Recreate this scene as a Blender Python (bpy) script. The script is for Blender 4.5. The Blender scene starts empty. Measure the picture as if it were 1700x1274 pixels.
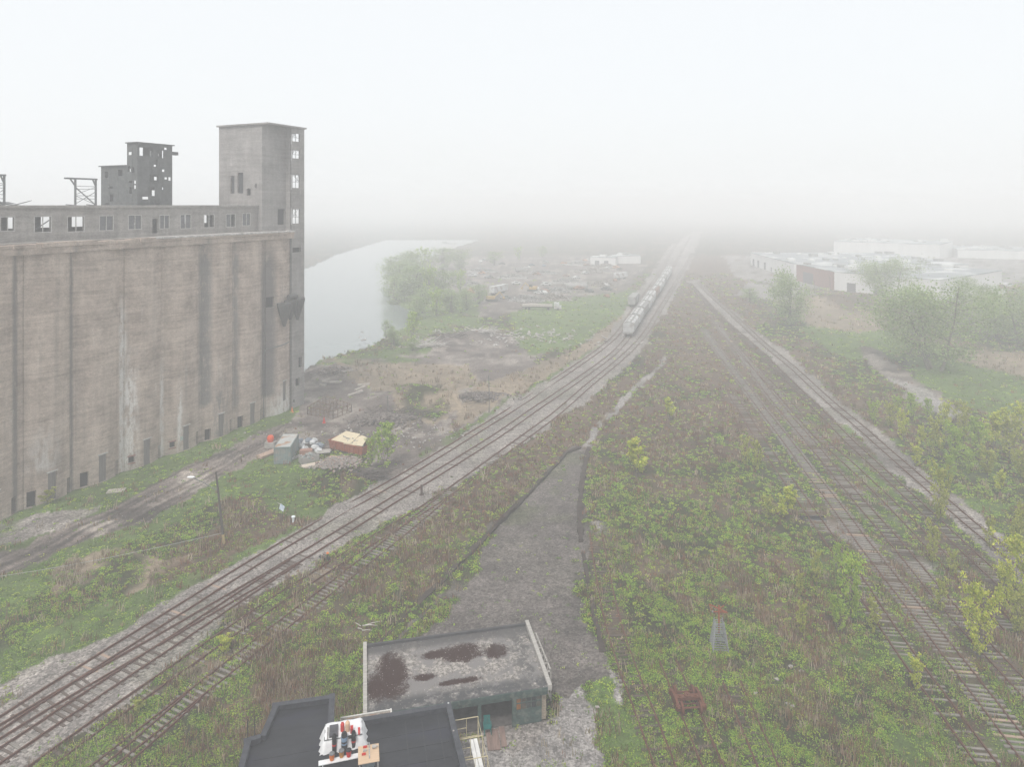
import bpy, math, random
import numpy as np
from mathutils import Vector, Matrix

# ------------------------------------------------------------------ camera, world, sun, exposure
scene = bpy.context.scene
CAMH, F, HY, CX = 40.0, 1130.0, 340.0, 850.0
cam_d = bpy.data.cameras.new("camera")
cam = bpy.data.objects.new("camera", cam_d)
scene.collection.objects.link(cam)
scene.camera = cam
cam.location = (0, 0, CAMH)
cam.rotation_euler = (math.radians(90), 0, 0)
cam_d.sensor_width = 36
cam_d.lens = 36 * F / 1700
cam_d.shift_y = -(637 - HY) / 1700
cam_d.clip_start = 0.5
cam_d.clip_end = 30000

world = bpy.data.worlds.new("World")
scene.world = world
world.use_nodes = True
wn, wl = world.node_tree.nodes, world.node_tree.links
for n in list(wn): wn.remove(n)
wo = wn.new("ShaderNodeOutputWorld"); bg = wn.new("ShaderNodeBackground")
sky = wn.new("ShaderNodeTexSky"); sky.sky_type = 'NISHITA'
sky.sun_disc = False
SUN_EL, SUN_AZ = math.radians(55), math.radians(200)
sky.sun_elevation = SUN_EL; sky.sun_rotation = SUN_AZ
sky.air_density = 1.0; sky.dust_density = 6.0; sky.ozone_density = 1.0
ov = wn.new("ShaderNodeMix"); ov.data_type = 'RGBA'
ov.inputs[0].default_value = 0.88                     # overcast: the cloud deck hides most of the clear sky
ov.inputs[7].default_value = (5.62, 5.75, 5.82, 1)
wl.new(sky.outputs[0], ov.inputs[6]); wl.new(ov.outputs[2], bg.inputs[0])
bg.inputs[1].default_value = 0.1
wl.new(bg.outputs[0], wo.inputs[0])

sd = bpy.data.lights.new("sun", 'SUN'); sd.energy = 1.5; sd.angle = math.radians(12); sd.color = (1, 0.97, 0.93)
sun = bpy.data.objects.new("sun", sd); scene.collection.objects.link(sun)
_dv = Vector((math.sin(SUN_AZ) * math.cos(SUN_EL), math.cos(SUN_AZ) * math.cos(SUN_EL), math.sin(SUN_EL)))
sun.rotation_euler = _dv.to_track_quat('Z', 'Y').to_euler()
sun.location = (0, 0, 300)

scene.view_settings.view_transform = 'Standard'
scene.view_settings.look = 'None'
scene.view_settings.exposure = 0.85
scene.view_settings.gamma = 1.0
scene.view_settings.use_curve_mapping = False
cy = scene.cycles
cy.use_denoising = True
cy.max_bounces = 10; cy.diffuse_bounces = 3; cy.glossy_bounces = 2; cy.transmission_bounces = 2
cy.volume_bounces = 6; cy.transparent_max_bounces = 8
cy.caustics_reflective = False; cy.caustics_refractive = False
HAZE_DENSITY = 0.0021

rnd = random.Random(7)
rng = np.random.default_rng(11)
R = math.radians

# ------------------------------------------------------------------ geometry of the site
def g(px, py, z=0.0):
    """point of the place seen at a photograph position, at height z"""
    s = (py - HY) / (CAMH - z)
    return Vector(((px - CX) / s, F / s, z))

def gn(px, py):
    s = (py - HY) / CAMH
    return (px - CX) / s, F / s

def hash2(ix, iy, seed):
    n = (ix.astype(np.int64) * 374761393 + iy.astype(np.int64) * 668265263 + seed * 974634777) & 0xFFFFFFFF
    n = ((n ^ (n >> 13)) * 1274126177) & 0xFFFFFFFF
    return ((n ^ (n >> 16)) & 0xFFFF) / 65535.0

def vnoise(x, y, seed=0):
    x0, y0 = np.floor(x), np.floor(y)
    fx, fy = x - x0, y - y0
    fx = fx * fx * (3 - 2 * fx); fy = fy * fy * (3 - 2 * fy)
    a = hash2(x0, y0, seed); b = hash2(x0 + 1, y0, seed); c = hash2(x0, y0 + 1, seed); d = hash2(x0 + 1, y0 + 1, seed)
    return (a * (1 - fx) + b * fx) * (1 - fy) + (c * (1 - fx) + d * fx) * fy

def fbm(x, y, seed=0, oct=4):
    t, a, s = 0, 1, 0
    for k in range(oct):
        t = t + a * vnoise(x * 2 ** k, y * 2 ** k, seed + k * 17); s += a; a *= 0.5
    return t / s

def inside(px, py, poly):
    r = np.zeros(px.shape, bool)
    n = len(poly)
    for i in range(n):
        x1, y1 = poly[i]; x2, y2 = poly[(i + 1) % n]
        if y1 == y2: continue
        c = ((y1 > py) != (y2 > py)) & (px < (x2 - x1) * (py - y1) / (y2 - y1) + x1)
        r ^= c
    return r

# ------------------------------------------------------------------ tracks (centre lines)
TR = {
 'S': [(-130,1290),(-60,1243),(17,1193),(115,1128),(246,1047),(320,1000),(433,928),(495,892),(549,861),(602,830),(656,800),(699,774),(770,730),(823,697),(865,671),(922,632),(969,600),(1003,575),(1029,550),(1052,515),(1077,480),(1097,450),(1120,410),(1134,392)],
 'D': [(-110,1285),(-18,1227),(68,1176),(142,1133),(235,1081),(305,1042),(372,1000),(454,954),(504,924),(536,904),(607,861),(651,832),(700,803),(750,772),(793,745),(838,716),(888,680),(926,655),(985,613),(1018,588),(1043,560),(1062,531),(1073,516),(1084,498),(1093,486),(1110,457),(1128,425),(1139,405),(1147,392)],
 'E': [(-90,1318),(-5,1262),(110,1183),(188,1133),(310,1052),(387,1000),(456,954),(505,924.5)],
 'K': [(20,1312),(75,1268),(140,1220),(215,1168),(278,1123),(353,1074),(433,1014),(489,979),(545,944),(596,912),(649,880),(700,850),(746,818),(790,786),(821,763),(866,730),(923,688),(980,638),(1024,602),(1058,570),(1077,546),(1092,520),(1112,487),(1132,452),(1150,420)],
 'H': [(60,1360),(176,1274),(260,1203),(325,1154),(372,1117),(420,1080),(450,1055),(490,1023),(548,980),(593,944),(635,911),(670,884),(706,853),(748,818)],
 'H2': [(90,1360),(196,1274),(247,1226),(290,1188),(327,1154)],
 'Q': [(1795,1100),(1710,1010),(1619,930),(1570,882),(1525,840),(1485,803),(1449,769),(1412,736),(1378,700),(1336,659),(1290,614),(1249,574),(1199,530),(1162,490),(1144,470)],
 'B': [(1900,1120),(1790,1015),(1700,940),(1645,900),(1616,876),(1580,844),(1547,814),(1504,777),(1453,732),(1417,700),(1395,683),(1355,647),(1314,609),(1270,573),(1228,534),(1180,490),(1160,470)],
 'M3': [(1760,1130),(1660,1027),(1601,966),(1562,925),(1524,884),(1494,852),(1461,820),(1430,790),(1395,757),(1368,736),(1338,702),(1300,660),(1262,620),(1225,580),(1195,545),(1175,515)],
 'M2': [(1790,1240),(1678,1122),(1654,1096),(1605,1045),(1560,994),(1525,948),(1489,904),(1462,874),(1438,847),(1415,820),(1387,786),(1360,752),(1334,722),(1300,682),(1268,642),(1238,603),(1212,568),(1188,535)],
 'M1': [(1720,1274),(1655,1190),(1617,1140),(1588,1100),(1553,1056),(1533,1030),(1505,996),(1477,958),(1450,926),(1425,892),(1400,857),(1374,822),(1348,790),(1326,760),(1303,728),(1262,676),(1236,640),(1208,604),(1186,574),(1168,546)],
 'M0': [(1640,1274),(1600,1215),(1545,1146),(1510,1097),(1473,1044),(1440,992),(1407,940),(1390,914),(1371,889),(1355,866),(1342,845),(1320,814),(1298,784),(1275,750),(1252,714),(1238,690),(1215,655)],
 'N1': [(1130,1345),(1103,1274),(1087,1229),(1070,1183),(1057,1151),(1043,1118),(1028,1078),(1013,1020),(1001,960),(992,905),(988,880)],
 'N2': [(1215,1350),(1182,1273),(1152,1200),(1121,1130),(1103,1085)],
 'N3': [(1300,1335),(1274,1272),(1257,1233),(1242,1202),(1220,1147),(1206,1112)],
}
def catmull(P, step=1.2):
    P = [np.array(p[:2], float) for p in P]
    P = [2 * P[0] - P[1]] + P + [2 * P[-1] - P[-2]]
    out = []
    for i in range(1, len(P) - 2):
        n = max(2, int(np.linalg.norm(P[i + 1] - P[i]) / step))
        for k in range(n):
            t = k / n
            out.append(0.5 * ((2 * P[i]) + (-P[i - 1] + P[i + 1]) * t + (2 * P[i - 1] - 5 * P[i] + 4 * P[i + 1] - P[i + 2]) * t * t + (-P[i - 1] + 3 * P[i] - 3 * P[i + 1] + P[i + 2]) * t ** 3))
    out.append(P[-2])
    return np.array(out)
def smooth_path(pts, it=3):
    w = np.array([gn(*p) for p in pts])
    c = catmull(w, 1.5)
    for _ in range(it * 4):
        c[1:-1] = c[1:-1] * 0.5 + (c[:-2] + c[2:]) * 0.25
    # even resampling
    d = np.r_[0, np.cumsum(np.linalg.norm(np.diff(c, axis=0), axis=1))]
    t = np.arange(0, d[-1], 0.55)
    return np.c_[np.interp(t, d, c[:, 0]), np.interp(t, d, c[:, 1])]
PATH = {k: smooth_path(v) for k, v in TR.items()}

def track_dist(X, Y, names=None):
    """distance to the nearest track centre line, through a coarse grid"""
    d = np.full(X.shape, 99.0)
    flat = np.c_[X.ravel(), Y.ravel()]
    for k in (names or PATH):
        c = PATH[k][::4]
        lo, hi = c.min(0) - 6, c.max(0) + 6
        m = np.where((flat[:, 0] > lo[0]) & (flat[:, 0] < hi[0]) & (flat[:, 1] > lo[1]) & (flat[:, 1] < hi[1]))[0]
        for s in range(0, len(m), 20000):
            q = flat[m[s:s + 20000]]
            # search only neighbours in path order along Y
            dd = np.full(len(q), 99.0)
            order = np.argsort(c[:, 1]); cs = c[order]
            idx = np.searchsorted(cs[:, 1], q[:, 1])
            for o in range(-2, 3):
                j = np.clip(idx + o, 0, len(cs) - 2)
                a, b = cs[j], cs[j + 1]
                ab = b - a; L = (ab ** 2).sum(1) + 1e-9
                tt = np.clip(((q - a) * ab).sum(1) / L, 0, 1)
                pr = a + ab * tt[:, None]
                dd = np.minimum(dd, np.sqrt(((q - pr) ** 2).sum(1)))
            f = d.ravel()
            f[m[s:s + 20000]] = np.minimum(f[m[s:s + 20000]], dd)
            d = f.reshape(X.shape)
    return d

# ------------------------------------------------------------------ zones of the ground
T_WEED, T_BROWN, T_TAN, T_GRASS, T_DIRT, T_GRAVEL, T_LOT, T_PALE = range(8)
RIVER = [(500,618),(531,598),(571,586),(611,576),(628,564),(648,552),(676,541),(684,518),(662,503),(648,495),(650,470),(690,436),(760,408),(800,397),(640,397),(560,420),(500,448),(300,500),(-400,540),(-400,740),(200,700),(420,655)]
LOTP = [(962,738),(986,741),(974,790),(968,850),(967,900),(977,950),(990,1010),(1006,1085),(1020,1120),(880,1150),(600,1110),(640,1060),(700,1000),(742,958),(800,897),(870,828),(935,757)]
BED = [(-150,1280),(-60,1222),(0,1184),(100,1119),(230,1036),(310,988),(420,920),(500,880),(560,845),(640,797),(700,763),(770,721),(860,661),(930,618),(1000,565),(1030,530),(1055,490),(1080,455),(1110,410),(1150,385),(1165,385),(1150,430),(1125,480),(1095,535),(1075,572),(1020,624),(960,672),(905,714),(855,745),(800,776),(735,812),(690,846),(640,872),(560,920),(505,955),(440,990),(370,1040),(280,1105),(180,1180),(110,1222),(60,1268),(0,1320),(-80,1360)]
BED2 = [(1800,1040),(1700,965),(1640,915),(1590,875),(1540,830),(1480,780),(1420,725),(1380,690),(1330,645),(1282,602),(1232,556),(1192,520),(1150,478),(1138,466),(1158,464),(1185,490),(1242,540),(1290,575),(1340,612),(1385,655),(1440,702),(1500,752),(1560,800),(1620,852),(1680,900),(1800,990)]
ROADP = [(-120,960),(0,922),(60,905),(120,872),(180,845),(240,812),(300,780),(360,750),(420,716),(470,700),(500,690),(520,720),(470,745),(420,762),(370,790),(310,830),(240,862),(180,890),(110,915),(40,945),(0,962),(-120,1020)]
ZONES = [
 # (type, strength, polygon)
 (T_GRASS, .8, [(-400,560),(520,600),(520,760),(430,780),(330,830),(240,870),(0,990),(-400,1100)]),
 (T_GRASS, .75, [(-50,1010),(100,940),(260,860),(380,790),(520,770),(560,790),(500,800),(380,830),(250,880),(120,950),(0,1040)]),
 (T_TAN, .38, [(90,945),(190,905),(290,925),(420,880),(490,860),(470,905),(380,950),(250,985),(110,1000)]),
 (T_BROWN, .6, [(370,850),(520,830),(540,850),(430,930),(300,975),(230,990),(250,950)]),
 (T_GRAVEL, .8, [(-60,1110),(40,1065),(110,1045),(210,1015),(300,980),(330,985),(200,1070),(60,1155),(-60,1230)]),
 (T_GRASS, .6, [(0,1060),(150,1000),(330,950),(440,900),(500,870),(520,885),(400,950),(250,1030),(120,1075),(0,1130)]),
 (T_GRAVEL, .55, [(-60,868),(30,862),(100,846),(180,836),(130,872),(60,895),(-60,925)]),
 # yard beside the elevator
 (T_DIRT, .95, [(440,725),(480,695),(505,660),(500,612),(540,597),(620,592),(700,565),(800,548),(880,560),(900,590),(860,640),(860,665),(800,700),(745,735),(680,780),(640,800),(600,790),(620,760),(560,745),(520,752),(480,748),(450,745)]),
 (T_GRASS, .8, [(430,760),(500,770),(580,765),(560,790),(590,850),(520,865),(440,850),(420,790)]),
 (T_WEED, .8, [(490,795),(560,790),(590,850),(560,870),(520,840)]),
 (T_TAN, .85, [(560,592),(640,600),(770,605),(800,640),(760,655),(620,650),(560,625)]),
 (T_GRASS, .55, [(505,600),(600,585),(720,570),(700,600),(560,610)]),
 (T_TAN, .6, [(650,640),(760,640),(770,680),(720,705),(660,690)]),
 (T_WEED, .45, [(655,640),(730,640),(755,680),(720,702),(670,690)]),
 (T_TAN, .85, [(800,640),(850,620),(940,585),(1010,540),(1035,520),(1045,535),(1000,570),(930,615),(860,655),(800,690),(745,715),(760,690)]),
 (T_GRASS, .6, [(850,665),(940,605),(1010,558),(1020,562),(930,620),(800,700),(700,762),(690,755)]),
 (T_GRASS, .9, [(850,510),(900,490),(1000,485),(1060,480),(1040,520),(960,570),(880,590),(850,555)]),
 (T_DIRT, .9, [(700,440),(780,425),(1000,425),(1075,440),(1040,485),(900,500),(820,530),(760,520),(700,480)]),
 (T_GRASS, .6, [(640,520),(700,470),(790,500),(800,545),(700,565),(650,575)]),
 # between the tracks
 (T_BROWN, .62, [(600,905),(720,840),(860,745),(1000,650),(1120,560),(1180,520),(1260,600),(1300,700),(1240,760),(1120,780),(1000,740),(900,790),(760,900),(600,1010)]),
 (T_BROWN, .45, [(400,1010),(560,930),(640,960),(560,1120),(400,1200),(380,1274),(200,1400),(100,1400),(300,1180)]),
 (T_TAN, .35, [(330,1060),(420,1010),(520,950),(560,945),(500,1000),(400,1070),(250,1180),(140,1274),(60,1274),(200,1170)]),
 (T_BROWN, .72, [(1100,430),(1240,420),(1260,560),(1240,640),(1160,640),(1110,560),(1080,520)]),
 (T_BROWN, .5, [(1230,560),(1300,560),(1420,640),(1500,700),(1560,800),(1500,760),(1380,660),(1240,570)]),
 (T_BROWN, .4, [(1180,800),(1330,900),(1420,1060),(1500,1200),(1450,1274),(1300,1180),(1330,1090),(1240,1000),(1200,900)]),
 (T_GRASS, .3, [(1240,700),(1700,700),(1700,1274),(1500,1274)]),
 (T_GRAVEL, .30, [(1290,690),(1400,780),(1480,840),(1640,1000),(1700,1100),(1640,1130),(1480,960),(1360,850),(1270,700)]),
 (T_PALE, .42, [(975,870),(1025,865),(1030,950),(985,960)]),
 (T_PALE, .55, [(985,1080),(1010,1090),(1045,1150),(1030,1170),(1000,1130)]),
 # right side meadow
 (T_GRASS, .95, [(1320,540),(1420,535),(1500,560),(1500,600),(1420,600),(1370,580)]),
 (T_GRASS, 1.0, [(1500,590),(1620,600),(1900,640),(1900,720),(1700,705),(1600,675),(1530,640)]),
 (T_TAN, .9, [(1300,475),(1360,500),(1470,525),(1500,545),(1420,552),(1340,540),(1280,500)]),
 (T_TAN, .8, [(1580,580),(1900,590),(1900,650),(1700,628),(1590,600)]),
 (T_BROWN, .9, [(1340,480),(1480,490),(1480,522),(1400,515)]),
 (T_DIRT, .9, [(1425,575),(1450,580),(1500,615),(1570,660),(1600,690),(1570,690),(1500,650),(1440,610)]),
 (T_PALE, .6, [(1470,625),(1510,635),(1575,672),(1620,692),(1580,695),(1500,660)]),
 (T_PALE, .8, [(1655,690),(1760,695),(1760,720),(1670,712)]),
 (T_PALE, .75, [(1240,470),(1330,480),(1370,495),(1300,500),(1220,490)]),
 (T_PALE, .6, [(1200,425),(1900,425),(1900,470),(1500,470),(1330,480),(1220,460)]),
 # forecourt by the garage
 (T_PALE, .95, [(905,1100),(950,1130),(985,1180),(1000,1274),(1005,1400),(760,1400),(760,1230),(850,1215),(905,1200)]),
 (T_GRAVEL, .6, [(740,1160),(905,1190),(880,1240),(760,1260)]),
 (T_GRASS, .85, [(950,1090),(1000,1100),(1020,1140),(1060,1200),(1080,1290),(1010,1290),(990,1190),(960,1130)]),
 # path up the middle
 (T_PALE, .72, [(979,738),(988,710),(1013,680),(1043,650),(1072,625),(1100,592),(1107,593),(1077,631),(1047,657),(1018,688),(996,713),(988,742)]),
 (T_DIRT, .95, ROADP),
 (T_GRAVEL, .97, BED),
 (T_DIRT, .9, BED2),
 (T_GRAVEL, .60, BED2),
 (T_LOT, 1.0, LOTP),
 (T_WEED, .55, [(830,870),(775,925),(715,990),(650,1062),(600,1105),(640,1112),(705,1045),(775,960),(835,885)]),
 (T_WEED, .45, [(955,860),(967,860),(980,960),(1000,1060),(985,1060),(968,980)]),
]
NT = 8
def warp(px, py, X, Y, amp=1.0):
    s = np.maximum((py - HY) / CAMH, 0.02)
    a = 1.1 * amp
    wx = (fbm(X / 2.2, Y / 2.2, 5, 4) - .5) * 2 * a + (fbm(X / 14, Y / 14, 9, 2) - .5) * 3 * a
    wy = (fbm(X / 2.2, Y / 2.2, 25, 4) - .5) * 2 * a + (fbm(X / 14, Y / 14, 29, 2) - .5) * 3 * a
    X2, Y2 = X + wx, np.maximum(Y + wy, 4)
    s2 = F / Y2
    return CX + X2 * s2, HY + CAMH * s2
def zone_w(px, py, X, Y):
    wx, wy = warp(px, py, X, Y)
    W = np.zeros(px.shape + (NT,))
    n = .55 * fbm(X / 14, Y / 14, 41, 4) + .45 * fbm(X / 5, Y / 8, 43, 3); n2 = fbm(X / 2.1, Y / 2.1, 77, 3)
    br = np.clip((n - .5) * 9 + .12 + (n2 - .5) * 2.2, 0, 1) * .85
    W[..., T_WEED] = 1 - br; W[..., T_BROWN] = br * .85; W[..., T_TAN] = br * .15
    for k, (t, p, poly) in enumerate(ZONES):
        m = inside(wx, wy, poly)
        if not m.any(): continue
        nn = fbm(X[m] / 5 + k * 7.3, Y[m] / 5, 100 + k, 4)
        a = np.clip((nn - (1 - p) * .9) * 5 + p, 0, 1) if p < 1 else np.ones(m.sum())
        Wm = W[m] * (1 - a)[:, None]; Wm[:, t] += a
        W[m] = Wm
    return W, wx, wy

MOUNDS = [(565,795,3.2,1.9),(590,808,2.2,1.2),(615,788,2.4,1.0),(535,622,5,1.8),(585,628,5,1.6),(560,612,4,1.6),(640,668,5,1.4),(672,655,4,1.2),(700,660,6,2.2),
          (740,665,4.5,1.6),(800,655,6,1.6),(835,668,4,1.2),(860,640,8,1.0),(1440,588,6,2.0),(1455,598,4,1.4),(1530,655,6,1.2),(1600,690,5,.8),(545,845,4,.6),(1390,500,25,2.5),
          (730,570,9,1.6),(780,560,8,1.8)]
def height(px, py, X, Y, td):
    h = (fbm(X / 6, Y / 6, 3, 3) - .5) * .5 + (fbm(X / 1.3, Y / 1.3, 13, 2) - .5) * .16
    near = np.clip((td - 1.9) / 2.2, 0, 1)
    h = h * near - .02
    for mx, my, r, hh in MOUNDS:
        x0, y0 = gn(mx, my)
        d = np.sqrt((X - x0) ** 2 + (Y - y0) ** 2) / r
        m = d < 1.6
        h[m] += hh * np.exp(-(d[m] ** 2) * 2.2) * (.75 + .5 * fbm(X[m] / 1.5, Y[m] / 1.5, 55, 3))
    wx, wy = warp(px, py, X, Y, .35)
    lot = inside(wx, wy, LOTP)
    h[lot] = (h[lot] * .3) - .3 * np.clip((1060 - py[lot]) / 90, 0, 1)
    wx, wy = warp(px, py, X, Y, .8)
    rv = inside(wx, wy, RIVER)
    h[rv] = -3.0
    return h, rv

# ------------------------------------------------------------------ materials
MATS = {}
def newmat(name):
    m = bpy.data.materials.new(name); m.use_nodes = True
    return m, m.node_tree.nodes, m.node_tree.links, m.node_tree.nodes['Principled BSDF']
def pm(name, c1, c2=None, scale=2.0, rough=.85, bump=.15, metal=0, stretch=(1, 1, 1), c3=None, spots=0.0):
    """two or three tone weathered surface"""
    if name in MATS: return MATS[name]
    c2 = c2 or tuple(x * .6 for x in c1)
    m, N, L, b = newmat(name)
    tc = N.new("ShaderNodeTexCoord"); mp = N.new("ShaderNodeMapping"); mp.inputs['Scale'].default_value = stretch
    L.new(tc.outputs['Object'], mp.inputs[0])
    n1 = N.new("ShaderNodeTexNoise"); n1.inputs['Scale'].default_value = scale; n1.inputs['Detail'].default_value = 7; n1.inputs['Roughness'].default_value = .65
    L.new(mp.outputs[0], n1.inputs['Vector'])
    r = N.new("ShaderNodeValToRGB"); e = r.color_ramp.elements
    e[0].position = .33; e[0].color = (*c2, 1); e[1].position = .66; e[1].color = (*c1, 1)
    L.new(n1.outputs[0], r.inputs[0])
    out = r.outputs[0]
    if c3:
        n2 = N.new("ShaderNodeTexNoise"); n2.inputs['Scale'].default_value = scale * .6; n2.inputs['Detail'].default_value = 6
        mp2 = N.new("ShaderNodeMapping"); mp2.inputs['Location'].default_value = (3.1, 7.7, 1.3); mp2.inputs['Scale'].default_value = stretch
        L.new(tc.outputs['Object'], mp2.inputs[0]); L.new(mp2.outputs[0], n2.inputs['Vector'])
        r2 = N.new("ShaderNodeValToRGB"); r2.color_ramp.elements[0].position = .52; r2.color_ramp.elements[1].position = .62
        L.new(n2.outputs[0], r2.inputs[0])
        mx = N.new("ShaderNodeMix"); mx.data_type = 'RGBA'; mx.inputs[7].default_value = (*c3, 1)
        L.new(r2.outputs[0], mx.inputs[0]); L.new(out, mx.inputs[6]); out = mx.outputs[2]
    L.new(out, b.inputs['Base Color'])
    b.inputs['Roughness'].default_value = rough; b.inputs['Metallic'].default_value = metal
    b.inputs['Specular IOR Level'].default_value = .25
    if bump:
        bp = N.new("ShaderNodeBump"); bp.inputs['Strength'].default_value = bump; bp.inputs['Distance'].default_value = .05
        L.new(n1.outputs[0], bp.inputs['Height']); L.new(bp.outputs[0], b.inputs['Normal'])
    MATS[name] = m
    return m

def m_ground():
    m, N, L, b = newmat("ground_surface")
    at = N.new("ShaderNodeAttribute"); at.attribute_name = "Col"
    st = N.new("ShaderNodeAttribute"); st.attribute_name = "Stone"
    geo = N.new("ShaderNodeNewGeometry")
    def noise(s, d=6, ro=.7):
        n = N.new("ShaderNodeTexNoise"); n.inputs['Scale'].default_value = s; n.inputs['Detail'].default_value = d; n.inputs['Roughness'].default_value = ro
        L.new(geo.outputs['Position'], n.inputs['Vector']); return n
    n1 = noise(1.1, 8); n2 = noise(6.0, 4); n3 = noise(.22, 5)
    def rng_(src, a, bb, lo, hi):
        r = N.new("ShaderNodeMapRange"); r.inputs[1].default_value = a; r.inputs[2].default_value = bb; r.inputs[3].default_value = lo; r.inputs[4].default_value = hi
        L.new(src, r.inputs[0]); return r.outputs[0]
    def mul(a, c):
        q = N.new("ShaderNodeMath"); q.operation = 'MULTIPLY'; L.new(a, q.inputs[0]); L.new(c, q.inputs[1]); return q.outputs[0]
    k = mul(mul(rng_(n1.outputs[0], .3, .7, .65, 1.35), rng_(n2.outputs[0], .3, .7, .6, 1.4)), rng_(n3.outputs[0], .3, .7, .85, 1.15))
    sc = N.new("ShaderNodeVectorMath"); sc.operation = 'SCALE'
    L.new(at.outputs['Color'], sc.inputs[0]); L.new(k, sc.inputs['Scale'])
    vo = N.new("ShaderNodeTexVoronoi"); vo.inputs['Scale'].default_value = 5.5
    L.new(geo.outputs['Position'], vo.inputs['Vector'])
    sep = N.new("ShaderNodeSeparateColor"); L.new(vo.outputs['Color'], sep.inputs[0])
    stn = rng_(sep.outputs[0], 0, 1, .55, 1.5)
    one = N.new("ShaderNodeMix"); one.inputs[2].default_value = 1.0
    L.new(st.outputs['Fac'], one.inputs[0]); L.new(stn, one.inputs[3])
    sc2 = N.new("ShaderNodeVectorMath"); sc2.operation = 'SCALE'
    L.new(sc.outputs[0], sc2.inputs[0]); L.new(one.outputs[0], sc2.inputs['Scale'])
    L.new(sc2.outputs[0], b.inputs['Base Color'])
    b.inputs['Roughness'].default_value = .95; b.inputs['Specular IOR Level'].default_value = .15
    bp = N.new("ShaderNodeBump"); bp.inputs['Strength'].default_value = .55; bp.inputs['Distance'].default_value = .12
    ad = N.new("ShaderNodeMath"); ad.operation = 'ADD'; L.new(n2.outputs[0], ad.inputs[0]); L.new(n1.outputs[0], ad.inputs[1])
    L.new(ad.outputs[0], bp.inputs['Height']); L.new(bp.outputs[0], b.inputs['Normal'])
    return m

def m_leaf(name="leaf", rough=.7, trans=.25):
    m, N, L, b = newmat(name)
    at = N.new("ShaderNodeAttribute"); at.attribute_name = "Col"
    L.new(at.outputs['Color'], b.inputs['Base Color'])
    b.inputs['Roughness'].default_value = rough; b.inputs['Specular IOR Level'].default_value = .2
    tr = N.new("ShaderNodeBsdfTranslucent"); L.new(at.outputs['Color'], tr.inputs[0])
    mx = N.new("ShaderNodeMixShader"); mx.inputs[0].default_value = trans
    L.new(b.outputs[0], mx.inputs[1]); L.new(tr.outputs[0], mx.inputs[2])
    L.new(mx.outputs[0], N['Material Output'].inputs[0])
    return m

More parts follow.
